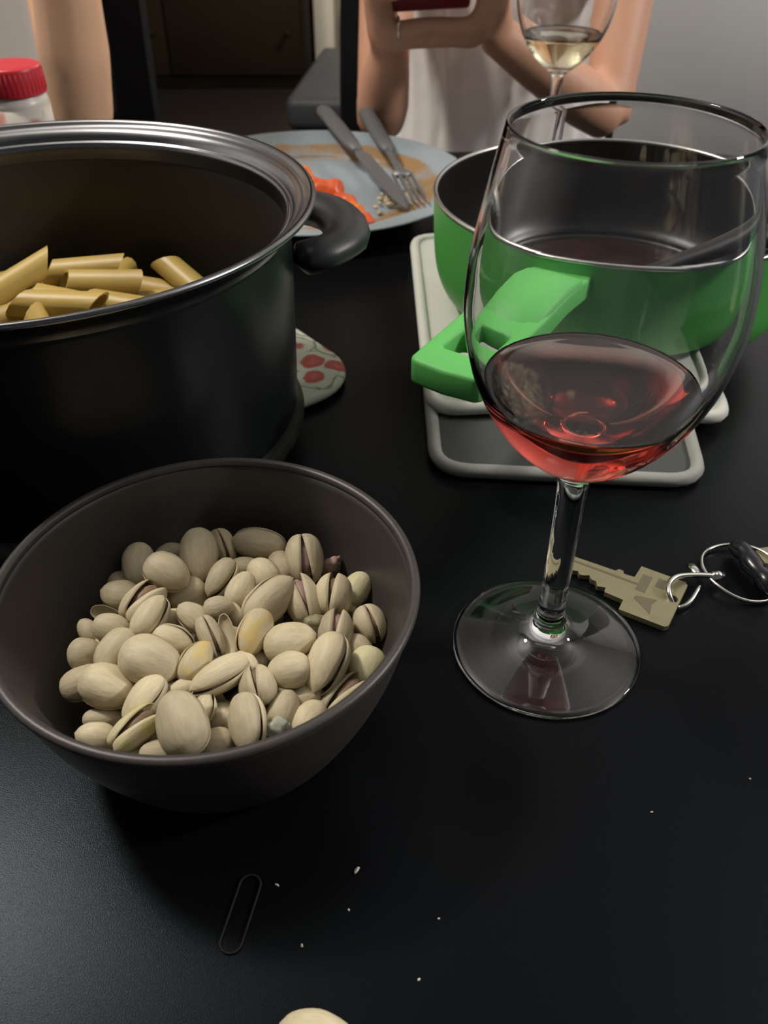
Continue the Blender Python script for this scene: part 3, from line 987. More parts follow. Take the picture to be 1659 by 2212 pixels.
# ------------------------------------------------------------------ jar with red lid
jr = thing('condiment_jar', 'small jar with red screw lid and printed label beside a bare arm', 'jar', (-0.2845, 0.72, 0))
obj('jar_body', lathe(prof_s([(0, 0.0006), (0.020, 0.0), (0.0235, 0.003), (0.0236, 0.010), (0.0236, 0.088), (0.0232, 0.099), (0.0215, 0.1025), (0.0205, 0.108)], 3) + [(0, 0.108)], 48), M['jar'], jr)
obj('jar_label', lathe([(0.0237, 0.018), (0.0240, 0.018), (0.0240, 0.095), (0.0237, 0.095)], 48, True), M['label'], jr)
lid = obj('lid', lathe(prof_s([(0.0222, 0.1035), (0.0236, 0.104), (0.0238, 0.108), (0.0234, 0.1205), (0.0220, 0.1232), (0.017, 0.1240), (0.0, 0.1242)], 3), 48), M['lid_red'], jr)
obj('lid_ridges', join(*[tube([(0.0237 * math.cos(a), 0.0237 * math.sin(a), 0.106), (0.0234 * math.cos(a), 0.0234 * math.sin(a), 0.120)], 0.0005, 6) for a in [2 * math.pi * k / 40 for k in range(40)]]), M['lid_red'], lid)

# ------------------------------------------------------------------ pistachios
def half_shell(sign, open_deg, seed):
    """one shell half, unit nut: x from -0.5 (stem end, hinge) to 0.5 (tip); seam plane y = 0."""
    nu, nv = 16, 10
    V, F = [], []
    op = math.radians(open_deg) * sign
    for layer, k in ((0, 1.0), (1, 0.90)):
        for i in range(nu + 1):
            t = math.pi * i / nu
            x = -0.5 * math.cos(t)
            r = 0.5 * (math.sin(t) ** 0.86) * (1.0 + 0.10 * math.cos(t)) if 0 < i < nu else 0.0
            if i == nu: x += 0.035
            if i == nu - 1: r *= 0.80; x += 0.012
            for j in range(nv + 1):
                ph = math.pi * j / nv
                d = 1 + 0.06 * noise.noise(Vector((x * 3 + seed * 3.7, math.sin(ph) * sign * 1.5, math.cos(ph) * 1.5)))
                keel = 1 + 0.05 * (abs(math.cos(ph)) ** 8)
                y = r * math.sin(ph) * sign * d * k
                z = r * math.cos(ph) * d * keel * (k if layer else 1)
                X, Y = (x * (0.96 if layer else 1)) + 0.5, y
                V.append(Vector((X * math.cos(op) - Y * math.sin(op) - 0.5, X * math.sin(op) + Y * math.cos(op), z)))
    row = nv + 1
    lay = (nu + 1) * row
    for layer in (0, 1):
        for i in range(nu):
            for j in range(nv):
                a = layer * lay + i * row + j
                q = (a, a + 1, a + row + 1, a + row)
                if (layer == 0) == (sign < 0): q = tuple(reversed(q))
                F.append(q)
    for i in range(nu):
        for j in (0, nv):
            a, b = i * row + j, (i + 1) * row + j
            q = (a, b, b + lay, a + lay)
            F.append(q if (j == 0) == (sign > 0) else tuple(reversed(q)))
    return V, F


def kernel_geo(seed, rough=0.12):
    V, F = ellipsoid((0, 0, 0), (0.42, 0.36, 0.38), 16, 12, Matrix.Rotation(math.pi / 2, 3, 'Y'))
    return [v * (1 + rough * noise.noise(v * 5 + Vector((seed * 3.1, 0, 0)))) for v in V], F


MESHES = {}


def nut_meshes(kind, var):
    key = (kind, var)
    if key not in MESHES:
        deg = {'closed': 0.8, 'split': 5.0, 'open': 8.5, 'wide': 15.0}[kind]
        ms = []
        for s in (1, -1):
            o = obj('shell_half', half_shell(s, deg * (0.9 + 0.12 * var), var + 0.37 * s))
            me = o.data
            bpy.data.objects.remove(o)
            ms.append(me)
        MESHES[key] = ms
    return MESHES[key]


KM = []
for s in range(4):
    o = obj('kernel', kernel_geo(s, 0.12 if s < 2 else 0.5))
    KM.append(o.data)
    bpy.data.objects.remove(o)


def with_mat(me, m):
    key = (me.name, m.name)
    if key not in MESHES:
        c = me.copy()
        c.materials.clear()
        c.materials.append(m)
        MESHES[key] = c
    return MESHES[key]


def nut(pos, ax, n, L, W, ty, label, i):
    ax, n = Vector(ax).normalized(), Vector(n)
    y_ = n.cross(ax).normalized()
    smat = {'G': 'shell_green', 'Y': 'shell_yellow', 'Z': 'shell_lime'}.get(ty, 'shell')
    flip = -1 if (i * 7) % 5 < 2 else 1
    roll = {'C': 90 + (i * 37 % 40) - 20, 'G': 80, 'Y': 52, 'E': 48 if i % 2 else -48, 'S': 6, 'O': 0, 'W': 14, 'Z': 12, 'H': 62}.get(ty, 0)
    kind = {'S': 'split', 'O': 'open', 'W': 'wide', 'Z': 'wide', 'E': 'split', 'Y': 'split'}.get(ty, 'closed')
    up = n * math.cos(math.radians(roll)) + y_ * math.sin(math.radians(roll))
    if ty in ('K', 'K2', 'P'):
        km = {'K': 'kernel_green', 'K2': 'kernel_grey', 'P': 'kernel_purple'}[ty]
        o = obj('pistachio_kernel', with_mat(KM[2 + i % 2], M[km]))
        o.matrix_world = Matrix.Translation(pos) @ frame(ax, up).to_4x4() @ Matrix.Diagonal((L * 1.15, W * 1.25, W * 1.15, 1))
        return tag(o, label, 'nut', 'pistachios in the bowl')
    t = thing('pistachio', label, 'nut', group='pistachios in the bowl')
    t.matrix_world = Matrix.Translation(pos) @ frame(ax * flip, up).to_4x4() @ Matrix.Diagonal((L * 1.10, W * 1.03, W * 1.10, 1))
    hs_ = nut_meshes(kind, i % 4)
    obj('shell_half', with_mat(hs_[0], M[smat]), None, t)
    if ty != 'H':
        obj('shell_half', with_mat(hs_[1], M[smat]), None, t)
        if kind != 'closed':
            obj('kernel', with_mat(KM[i % 2], M['kernel_purple'] if ty == 'O' else M['kernel']), None, t)
    return t


NUTS = [
 (-0.0977, 0.2523, 0.0386, 0.0, 0.91, 0.42, 0.16, -0.41, 0.9, 0.0171, 0.0113, 'C', 'brownish closed pistachio with nipped tip, leftmost along the far side of the bowl'),
 (-0.0864, 0.2603, 0.0368, 0.89, 0.45, 0.07, 0.14, -0.42, 0.9, 0.0114, 0.0092, 'C', 'shadowed pistachio peeking out between two bright nuts at the far side'),
 (-0.0819, 0.2382, 0.0476, 0.83, -0.45, -0.33, 0.14, -0.41, 0.9, 0.0168, 0.0131, 'C', 'plump bright pistachio with its tip pointing to the upright nut beside it'),
 (-0.0722, 0.2509, 0.0452, -0.17, 0.88, 0.44, 0.12, -0.42, 0.9, 0.0204, 0.0133, 'C', 'tall upright cream pistachio standing highest at the far side of the pile'),
 (-0.0652, 0.2613, 0.0401, 0.41, -0.8, -0.43, 0.11, -0.43, 0.9, 0.0147, 0.0097, 'S', 'half-hidden split pistachio right behind the tall upright nut'),
 (-0.0502, 0.2613, 0.0413, 0.98, -0.14, -0.16, 0.08, -0.43, 0.9, 0.0198, 0.0124, 'E', 'pistachio lying crosswise at the far edge, its seam curving under a broad upper shell'),
 (-0.0312, 0.2515, 0.0423, 0.17, -0.89, -0.43, 0.05, -0.43, 0.9, 0.0186, 0.0126, 'O', 'upright split pistachio with a long dark slit, beside the purple kernel'),
 (-0.0212, 0.2546, 0.0368, 0.78, 0.57, 0.24, 0.04, -0.42, 0.91, 0.0096, 0.0064, 'P', 'small bare purple kernel at the far edge of the pile'),
 (-0.062, 0.2393, 0.0437, 0.43, 0.84, 0.33, 0.11, -0.41, 0.91, 0.0154, 0.0096, 'E', 'tan split pistachio just in front of the half-hidden one at the far side'),
 (-0.1001, 0.2345, 0.0389, -0.96, 0.13, 0.24, 0.17, -0.39, 0.9, 0.0139, 0.0113, 'C', 'dull closed pistachio against the left far wall of the bowl'),
 (-0.0753, 0.2355, 0.0384, 0.85, 0.51, 0.1, 0.13, -0.4, 0.91, 0.0144, 0.012, 'C', 'shaded pistachio beneath the plump bright nut at the far left'),
 (-0.0885, 0.2266, 0.0443, 0.59, 0.77, 0.23, 0.15, -0.39, 0.91, 0.0167, 0.0101, 'W', 'gaping pistachio with a wide dark opening along its upper edge'),
 (-0.0831, 0.2152, 0.0472, 0.41, 0.86, 0.3, 0.15, -0.38, 0.91, 0.0157, 0.0106, 'E', 'smooth pistachio leaning on the gaping one, its seam facing the front'),
 (-0.0467, 0.2426, 0.0422, 0.58, -0.72, -0.38, 0.08, -0.41, 0.91, 0.0133, 0.011, 'C', 'roundish olive tan pistachio between the crosswise and the pointed nut'),
 (-0.0533, 0.2307, 0.0457, 0.33, 0.87, 0.36, 0.09, -0.4, 0.91, 0.0139, 0.0095, 'C', 'small bright pistachio with a sharp tip pointing up'),
 (-0.0404, 0.2519, 0.0381, 0.51, -0.77, -0.39, 0.07, -0.42, 0.9, 0.0132, 0.0099, 'C', 'shaded pistachio tucked left of the upright nut with the long slit'),
 (-0.0553, 0.25, 0.0393, 0.97, 0.24, 0.01, 0.09, -0.42, 0.9, 0.0113, 0.0081, 'C', 'dark recessed pistachio under the crosswise nut at the far edge'),
 (-0.0422, 0.2252, 0.0457, 0.63, 0.73, 0.27, 0.07, -0.4, 0.91, 0.0213, 0.0126, 'E', 'large slanting pistachio with ridged shell edge in the upper middle of the pile'),
 (-0.0304, 0.2294, 0.0427, 0.33, -0.86, -0.4, 0.05, -0.4, 0.91, 0.0182, 0.0115, 'O', 'split pistachio with a triangular purple gap, below the long-slit nut'),
 (-0.0191, 0.2316, 0.0423, 0.1, 0.91, 0.4, 0.03, -0.41, 0.91, 0.0156, 0.0132, 'S', 'stout pistachio with a short slit at its top, near the right far side'),
 (-0.011, 0.2409, 0.0356, 0.43, 0.82, 0.36, 0.02, -0.41, 0.91, 0.0147, 0.0093, 'G', 'yellowish green tinted pistachio at the right far edge by the bowl wall'),
 (-0.0983, 0.2149, 0.0424, 0.98, -0.01, -0.19, 0.17, -0.37, 0.91, 0.0121, 0.0092, 'C', 'oval pistachio resting in front of two jutting shell pieces at left'),
 (-0.1035, 0.2249, 0.0393, 0.97, -0.08, -0.22, 0.18, -0.38, 0.91, 0.0102, 0.0051, 'H', 'pointed shell half jutting out at the left edge of the pile'),
 (-0.1082, 0.2178, 0.0375, 0.66, -0.64, -0.39, 0.18, -0.37, 0.91, 0.0096, 0.0067, 'H', 'hollow empty shell half leaning at the left wall of the bowl'),
 (-0.1064, 0.206, 0.0381, 0.95, 0.31, -0.07, 0.18, -0.36, 0.92, 0.0108, 0.0105, 'C', 'dark roundish pistachio, the leftmost nut in the bowl'),
 (-0.0933, 0.2033, 0.0423, 0.54, 0.81, 0.22, 0.17, -0.36, 0.92, 0.0163, 0.0123, 'C', 'wide pistachio partly covered by the largest round nut at left'),
 (-0.079, 0.1944, 0.0478, 0.95, -0.2, -0.23, 0.15, -0.36, 0.92, 0.0193, 0.015, 'C', 'largest round pistachio with a small beak, left of centre'),
 (-0.0736, 0.206, 0.045, 0.93, -0.27, -0.25, 0.13, -0.37, 0.92, 0.0138, 0.0096, 'E', 'short pistachio with a thin shell lip, above the yellow-stained nut'),
 (-0.0687, 0.2179, 0.0445, 0.8, -0.51, -0.32, 0.12, -0.39, 0.91, 0.013, 0.0092, 'C', 'grey cream pistachio next to the round-headed nut near the middle'),
 (-0.0598, 0.2202, 0.0471, 0.99, 0.17, -0.04, 0.11, -0.39, 0.91, 0.01, 0.0079, 'C', 'round-headed pale pistachio just under the sharp-tipped one'),
 (-0.055, 0.2218, 0.0431, 0.53, -0.76, -0.38, 0.1, -0.39, 0.91, 0.0104, 0.0058, 'H', 'thin curved shell lip beside the round-headed pale nut'),
 (-0.0609, 0.2075, 0.0457, 0.46, -0.8, -0.38, 0.11, -0.38, 0.92, 0.0146, 0.0076, 'S', 'slender pale pistachio half facing a thin shell blade in the middle'),
 (-0.055, 0.207, 0.0461, 0.28, -0.88, -0.39, 0.1, -0.38, 0.92, 0.0162, 0.0052, 'H', 'thin shell blade standing in the middle of the pile'),
 (-0.0456, 0.2078, 0.0471, 0.35, 0.87, 0.33, 0.08, -0.38, 0.92, 0.0165, 0.0105, 'Y', 'golden orange tinted pistachio with its seam along the left side'),
 (-0.033, 0.205, 0.0453, 0.94, 0.34, 0.08, 0.06, -0.38, 0.92, 0.017, 0.0127, 'C', 'pale heart-shaped pistachio with a curled tip at centre right'),
 (-0.0254, 0.2177, 0.0414, 0.84, 0.51, 0.18, 0.04, -0.39, 0.92, 0.0086, 0.0079, 'K', 'crumbly brownish green kernel between split nuts at centre right'),
 (-0.0175, 0.2149, 0.0405, 0.14, 0.92, 0.38, 0.03, -0.39, 0.92, 0.0153, 0.0111, 'O', 'pistachio with a small triangular hole, above the long leaning nut'),
 (-0.0052, 0.2225, 0.0362, 0.41, -0.84, -0.36, 0.01, -0.39, 0.92, 0.0135, 0.0112, 'S', 'lone rounded pistachio with fine cracks, by the right bowl wall'),
 (-0.0194, 0.197, 0.0436, 0.3, 0.89, 0.34, 0.04, -0.37, 0.93, 0.0202, 0.0125, 'E', 'long leaning pistachio with a raised shell edge, right of centre'),
 (-0.0641, 0.1952, 0.0463, 0.42, 0.86, 0.28, 0.12, -0.36, 0.92, 0.0144, 0.0093, 'Y', 'pistachio with a yellow stain on its upper left side'),
 (-0.0545, 0.1885, 0.0473, 0.82, 0.56, 0.12, 0.1, -0.36, 0.93, 0.0192, 0.01, 'E', 'elongated tan pistachio lying diagonal in the middle of the pile'),
 (-0.0474, 0.1972, 0.0434, 0.78, -0.56, -0.29, 0.09, -0.37, 0.93, 0.0092, 0.0067, 'C', 'pistachio end showing behind the elongated diagonal nut'),
 (-0.0422, 0.1865, 0.0446, -0.24, 0.9, 0.36, 0.08, -0.35, 0.93, 0.0128, 0.0114, 'S', 'round white-topped pistachio with cracks in front of the diagonal nut'),
 (-0.0321, 0.1934, 0.0441, 0.98, 0.18, 0.01, 0.06, -0.36, 0.93, 0.0137, 0.0118, 'C', 'smooth oval pistachio left of the long leaning nut'),
 (-0.0088, 0.2111, 0.0359, 0.73, -0.63, -0.27, 0.02, -0.38, 0.93, 0.0104, 0.0078, 'C', 'greenish pistachio half covered by the pale nut at the right wall'),
 (-0.0061, 0.2019, 0.0357, 0.32, 0.88, 0.34, 0.01, -0.37, 0.93, 0.0143, 0.0117, 'G', 'pale greenish pistachio by the right wall of the bowl'),
 (-0.0131, 0.1884, 0.0367, 0.67, 0.7, 0.24, 0.02, -0.35, 0.94, 0.018, 0.0093, 'W', 'wide-open pistachio with a brown gap, leaning on the front right rim'),
 (-0.0927, 0.1877, 0.0426, 0.95, -0.19, -0.25, 0.17, -0.34, 0.92, 0.0176, 0.0134, 'C', 'big smooth pistachio at the left front, its blunt end toward the wall'),
 (-0.0786, 0.181, 0.0444, 0.5, 0.84, 0.23, 0.15, -0.34, 0.93, 0.0167, 0.0097, 'E', 'sleek pistachio with a fine closed seam at the left front'),
 (-0.0938, 0.1801, 0.0354, 0.98, 0.18, -0.12, 0.17, -0.33, 0.93, 0.0121, 0.0065, 'C', 'shaded flat pistachio tucked under the big smooth nut at left front'),
 (-0.0923, 0.1693, 0.04, 0.98, -0.06, -0.2, 0.17, -0.32, 0.93, 0.012, 0.0084, 'C', 'squat pistachio touching the front left rim of the bowl'),
 (-0.078, 0.1688, 0.0459, 0.68, 0.72, 0.14, 0.15, -0.32, 0.93, 0.0167, 0.008, 'Z', 'yellow green split pistachio with a long dark opening at the front left'),
 (-0.074, 0.1688, 0.0407, 0.96, 0.26, -0.06, 0.14, -0.32, 0.94, 0.0082, 0.0065, 'K', 'crumbled green kernel piece under the biggest front nut'),
 (-0.0628, 0.1666, 0.0505, 0.43, -0.83, -0.35, 0.12, -0.33, 0.94, 0.0195, 0.0145, 'C', 'biggest pistachio at the front, broad shell facing up'),
 (-0.0584, 0.1784, 0.0432, 0.06, 0.94, 0.33, 0.11, -0.34, 0.93, 0.0093, 0.0067, 'E', 'small pistachio squeezed behind the biggest front nut'),
 (-0.0666, 0.1863, 0.0431, 0.97, 0.26, -0.03, 0.12, -0.35, 0.93, 0.009, 0.0065, 'C', 'little pale pistachio end just beyond the biggest front nut'),
 (-0.0536, 0.1794, 0.0372, 0.92, 0.4, 0.04, 0.1, -0.34, 0.94, 0.0111, 0.0091, 'C', 'dark pistachio down in the gap at the front middle'),
 (-0.043, 0.1693, 0.0471, 0.21, -0.91, -0.34, 0.08, -0.33, 0.94, 0.0178, 0.0108, 'E', 'upright egg-shaped pistachio with a seam on its right, front middle'),
 (-0.0533, 0.1664, 0.0405, 0.99, 0.06, -0.09, 0.1, -0.32, 0.94, 0.0108, 0.0091, 'C', 'shaded pistachio at the front rim between two tall nuts'),
 (-0.0331, 0.1804, 0.0395, 0.28, 0.91, 0.31, 0.06, -0.34, 0.94, 0.0127, 0.0094, 'C', 'greyish pistachio behind the pale green kernel at the front'),
 (-0.0345, 0.1699, 0.0439, 0.94, 0.34, 0.05, 0.07, -0.33, 0.94, 0.0109, 0.0069, 'K2', 'bare pale grey green kernel at the front rim'),
 (-0.0264, 0.1877, 0.0371, 0.93, 0.36, 0.09, 0.05, -0.35, 0.94, 0.0105, 0.0085, 'C', 'shaded pistachio behind the nut at the front right rim'),
 (-0.0245, 0.1776, 0.0378, 0.49, 0.83, 0.27, 0.05, -0.34, 0.94, 0.0129, 0.0101, 'C', 'yellowish smooth pistachio peeking over the front right rim'),
 (-0.0375, 0.1657, 0.0398, 0.95, 0.31, 0.03, 0.07, -0.32, 0.94, 0.0128, 0.0061, 'C', 'bright pistachio barely showing over the front rim below the grey kernel'),
 (-0.0688, 0.1613, 0.0423, 0.99, 0.05, -0.12, 0.13, -0.31, 0.94, 0.0136, 0.0071, 'C', 'pale pistachio top showing over the front rim below the crumbled kernel'),
 (-0.0801, 0.163, 0.0396, 0.99, 0.01, -0.16, 0.15, -0.31, 0.94, 0.0076, 0.005, 'C', 'sliver of a pistachio showing over the front left rim'),
 (-0.0124, 0.2278, 0.0378, 0.85, 0.5, 0.2, 0.02, -0.4, 0.92, 0.0053, 0.0043, 'K', 'tiny kernel crumb near the right bowl wall'),
 (-0.0778, 0.2207, 0.0408, 0.9, 0.44, 0.05, 0.14, -0.38, 0.91, 0.0095, 0.0071, 'C', 'dark pistachio deep between the seamed nut and the grey cream one'),
 (-0.0448, 0.2016, 0.0394, 0.97, 0.23, 0.0, 0.08, -0.37, 0.93, 0.0096, 0.0076, 'C', 'dark pistachio deep behind the round white-topped nut'),
 (-0.0185, 0.2073, 0.0191, -0.75, -0.58, -0.3, -0.33, 0.73, -0.6, 0.0177, 0.0128, 'C', ''),
 (-0.0517, 0.2046, 0.0103, -0.32, -0.87, -0.38, 0.83, -0.45, 0.33, 0.0174, 0.0125, 'C', ''),
 (-0.0798, 0.2461, 0.0241, 0.02, -1.0, -0.04, 0.7, 0.04, -0.72, 0.0193, 0.0114, 'C', ''),
 (-0.0913, 0.2474, 0.0247, 0.7, 0.69, -0.18, 0.04, 0.2, 0.98, 0.0186, 0.0114, 'C', ''),
 (-0.0338, 0.2006, 0.0297, 0.55, -0.8, -0.26, 0.51, 0.56, -0.65, 0.0188, 0.0127, 'C', ''),
 (-0.072, 0.2201, 0.0215, 0.45, -0.89, -0.08, 0.68, 0.29, 0.67, 0.017, 0.012, 'C', ''),
 (-0.1009, 0.2162, 0.016, 0.93, 0.24, -0.27, 0.22, 0.21, 0.95, 0.0192, 0.0117, 'C', ''),
 (-0.0916, 0.1947, 0.0319, 0.04, 0.99, -0.11, -0.22, 0.11, 0.97, 0.0187, 0.0127, 'C', ''),
 (-0.0503, 0.2405, 0.0224, 0.63, -0.77, 0.03, -0.36, -0.26, 0.89, 0.0171, 0.0115, 'C', ''),
 (-0.0889, 0.2232, 0.0294, 0.61, -0.79, -0.1, 0.63, 0.4, 0.67, 0.0187, 0.0126, 'C', ''),
 (-0.0799, 0.2511, 0.0129, 0.91, 0.02, -0.42, -0.36, -0.47, -0.81, 0.0183, 0.0118, 'C', ''),
 (-0.0489, 0.2102, 0.0309, 0.2, 0.96, 0.19, -0.85, 0.27, -0.46, 0.0185, 0.0125, 'C', ''),
 (-0.0477, 0.1884, 0.0183, -0.69, 0.64, 0.33, -0.71, -0.52, -0.48, 0.0189, 0.0129, 'C', ''),
 (-0.0397, 0.2146, 0.0217, 0.9, 0.34, -0.27, -0.43, 0.66, -0.62, 0.0193, 0.0116, 'C', ''),
 (-0.0806, 0.1685, 0.0324, -0.96, -0.27, 0.0, 0.2, -0.74, -0.64, 0.0172, 0.0116, 'C', ''),
 (-0.0703, 0.2442, 0.0178, 0.01, -0.08, 1.0, 0.07, 0.99, 0.08, 0.0189, 0.0127, 'C', ''),
 (-0.0736, 0.2589, 0.02, -0.89, -0.43, 0.14, -0.33, 0.83, 0.45, 0.0177, 0.0116, 'C', ''),
 (-0.104, 0.1968, 0.0341, 0.95, 0.25, 0.16, -0.09, -0.26, 0.96, 0.017, 0.0113, 'C', ''),
 (-0.0631, 0.186, 0.0314, -0.68, -0.7, -0.23, -0.72, 0.69, 0.04, 0.0175, 0.0119, 'C', ''),
 (-0.0826, 0.2026, 0.022, 0.8, -0.51, 0.31, -0.56, -0.83, 0.1, 0.0181, 0.0113, 'C', ''),
 (-0.0539, 0.2262, 0.0266, 0.97, -0.17, -0.16, 0.14, 0.98, -0.14, 0.0192, 0.0121, 'C', ''),
 (-0.0706, 0.2089, 0.0313, 0.09, 0.11, -0.99, -0.1, 0.99, 0.1, 0.019, 0.0119, 'C', ''),
 (-0.093, 0.2323, 0.0116, -0.94, 0.17, 0.29, 0.3, 0.83, 0.48, 0.0174, 0.0115, 'C', ''),
 (-0.0515, 0.1828, 0.028, -0.6, -0.68, -0.43, 0.07, 0.49, -0.87, 0.0177, 0.0125, 'C', ''),
 (-0.0265, 0.2331, 0.0216, 0.77, 0.11, -0.62, -0.56, 0.59, -0.59, 0.0183, 0.0113, 'C', ''),
 (-0.0296, 0.1895, 0.0231, 0.83, 0.47, -0.3, -0.42, 0.88, 0.2, 0.0183, 0.0121, 'C', ''),
 (-0.1031, 0.245, 0.0303, 0.46, -0.85, -0.28, 0.68, 0.53, -0.5, 0.0179, 0.0121, 'C', ''),
 (-0.0933, 0.236, 0.0302, 0.92, 0.36, 0.17, 0.02, 0.4, -0.92, 0.0181, 0.0122, 'C', ''),
 (-0.0883, 0.2309, 0.0212, 0.73, 0.64, 0.25, 0.09, 0.27, -0.96, 0.0181, 0.0115, 'C', ''),
 (-0.0615, 0.1955, 0.0133, 0.88, 0.47, 0.09, 0.32, -0.71, 0.63, 0.0174, 0.0121, 'C', ''),
 (-0.0221, 0.2095, 0.0308, -0.16, 0.9, 0.41, 0.23, 0.44, -0.87, 0.0171, 0.0124, 'C', ''),
 (-0.0524, 0.2587, 0.0174, 0.12, -0.96, 0.25, -0.72, -0.26, -0.64, 0.0174, 0.0117, 'C', ''),
 (-0.0881, 0.2138, 0.0376, -0.64, 0.76, -0.11, 0.48, 0.29, -0.83, 0.0185, 0.0122, 'C', ''),
 (-0.0242, 0.2179, 0.0115, -0.71, 0.06, 0.7, 0.2, 0.97, 0.11, 0.0182, 0.0129, 'C', ''),
 (-0.017, 0.1958, 0.0289, 0.75, -0.64, 0.14, -0.32, -0.55, -0.77, 0.0191, 0.0113, 'C', ''),
 (-0.0715, 0.185, 0.0201, 0.25, 0.9, -0.35, 0.91, -0.34, -0.23, 0.0188, 0.0125, 'C', ''),
 (-0.0235, 0.1964, 0.0127, 0.52, -0.82, -0.24, -0.07, 0.24, -0.97, 0.018, 0.0121, 'C', ''),
 (-0.0728, 0.2077, 0.0167, -0.86, 0.19, 0.47, -0.5, -0.51, -0.7, 0.0179, 0.0121, 'C', ''),
 (-0.0999, 0.2397, 0.0188, -1.0, 0.08, 0.04, 0.09, 0.92, 0.39, 0.0182, 0.012, 'C', ''),
 (-0.0615, 0.2158, 0.0306, 0.75, -0.65, -0.11, 0.44, 0.62, -0.65, 0.019, 0.0126, 'C', ''),
 (-0.0266, 0.2226, 0.0287, -0.23, -0.97, 0.07, 0.97, -0.23, 0.09, 0.0184, 0.0123, 'C', ''),
 (-0.0803, 0.214, 0.0112, 0.8, 0.25, -0.55, -0.6, 0.2, -0.78, 0.0191, 0.0122, 'C', ''),
 (-0.0883, 0.196, 0.0125, -0.06, 0.23, 0.97, 0.59, -0.78, 0.22, 0.0185, 0.0115, 'C', ''),
 (-0.0394, 0.1803, 0.0302, 0.39, -0.92, 0.0, -0.78, -0.32, 0.54, 0.0176, 0.012, 'C', ''),
 (-0.0353, 0.2042, 0.0103, 0.53, -0.85, 0.06, -0.1, 0.01, 1.0, 0.0182, 0.0124, 'C', ''),
 (-0.0995, 0.2144, 0.0311, 0.48, 0.83, -0.3, 0.83, -0.31, 0.47, 0.0191, 0.0121, 'C', ''),
 (-0.1046, 0.2268, 0.0191, 0.61, 0.79, -0.05, -0.19, 0.21, 0.96, 0.0193, 0.0123, 'C', ''),
 (-0.0997, 0.2043, 0.0233, 0.06, -0.99, -0.11, -0.55, -0.12, 0.83, 0.0179, 0.0127, 'C', ''),
 (-0.0566, 0.2269, 0.016, -0.87, -0.04, 0.48, -0.35, 0.75, -0.57, 0.0181, 0.0114, 'C', ''),
 (-0.0513, 0.2471, 0.0136, -0.9, -0.35, 0.25, 0.43, -0.73, 0.53, 0.0184, 0.0114, 'C', ''),
 (-0.0673, 0.2228, 0.0103, -0.84, -0.54, 0.08, 0.49, -0.68, 0.55, 0.0189, 0.0122, 'C', ''),
 (-0.0467, 0.2199, 0.0153, -0.3, -0.95, 0.05, -0.72, 0.27, 0.64, 0.0171, 0.0118, 'C', ''),
]

for i, (x, y, z, ax, ay, az, nx, ny, nz_, L_, W_, ty, lab) in enumerate(NUTS):
    nut((x, y, z), (ax, ay, az), (nx, ny, nz_), L_, W_, ty, lab or 'pistachio mostly hidden beneath the top layer of nuts in the bowl', i)
fn = nut((-0.0185, 0.0935, 0.0062), (0.93, -0.36, 0.05), (0.1, -0.2, 1), 0.0200, 0.0128, 'C', 'lone pistachio on the black tabletop at the very front', 3)
fn['group'] = 'loose bits on the tabletop'

# ------------------------------------------------------------------ keys
U, Vv = Vector((-0.855, 0.518, 0)), Vector((0.518, 0.855, 0))
keys = thing('key_ring', 'bunch of keys on a thin steel ring beside the foot of the wine glass', 'keys', (0, 0, 0))
HC = Vector((0.1187, 0.2710, 0.0))


def key_geo(mir=1):
    head = [(0.0108, 0.0158), (-0.0095, 0.0158), (-0.0108, 0.0140), (-0.0108, -0.0145), (-0.0095, -0.0160), (0.0105, -0.0160), (0.0108, -0.0095),
            (0.0195, -0.0090), (0.0200, -0.0060), (0.0235, -0.0072), (0.0250, -0.0045), (0.0275, -0.0042), (0.0290, -0.0022), (0.0310, -0.0035), (0.0330, -0.0040), (0.0345, -0.0022), (0.0365, -0.0030), (0.0385, -0.0008),
            (0.0410, -0.0022), (0.0430, -0.0010), (0.0470, 0.0010), (0.0485, 0.0030), (0.0465, 0.0060), (0.0200, 0.0068), (0.0190, 0.0086), (0.0170, 0.0086), (0.0160, 0.0068), (0.0112, 0.0072)]
    hole = [(-0.0076 + 0.0023 * math.cos(a), 0.0024 + 0.0023 * math.sin(a)) for a in [math.radians(-180 - 30 * k) for k in range(13)]]
    seam = [(-0.0108, 0.0024)]
    out = head[:3] + seam + hole + seam + head[3:]
    return prism(list(reversed(out)), 0.0, 0.0026)


def key_at(origin, u, v, z):
    m = Matrix((u, v, Vector((0, 0, 1)))).transposed().to_4x4()
    k = obj('key', xf(key_geo(), Matrix.Translation(origin + Vector((0, 0, z))) @ m), M['brass'], keys, smooth=False)
    T = Matrix.Translation(origin + Vector((0, 0, z))) @ m
    obj('groove', xf(box(0.008, 0.044, 0.0028, 0.0040, 0.0025, 0.00275), T), M['brass_dark'], k, smooth=False)
    tri = [(-0.0020, -0.0120), (0.0072, -0.0060), (0.0072, -0.0042), (-0.0020, -0.0020), (-0.0008, -0.0060)]
    obj('engraved_emblem', xf(join(prism(tri, 0.0025, 0.00272), box(0.0040, 0.0085, -0.0005, 0.0110, 0.0025, 0.0027), box(-0.0030, 0.0015, 0.0060, 0.0120, 0.0025, 0.0027)), T), M['brass_dark'], k, smooth=False)
    return k


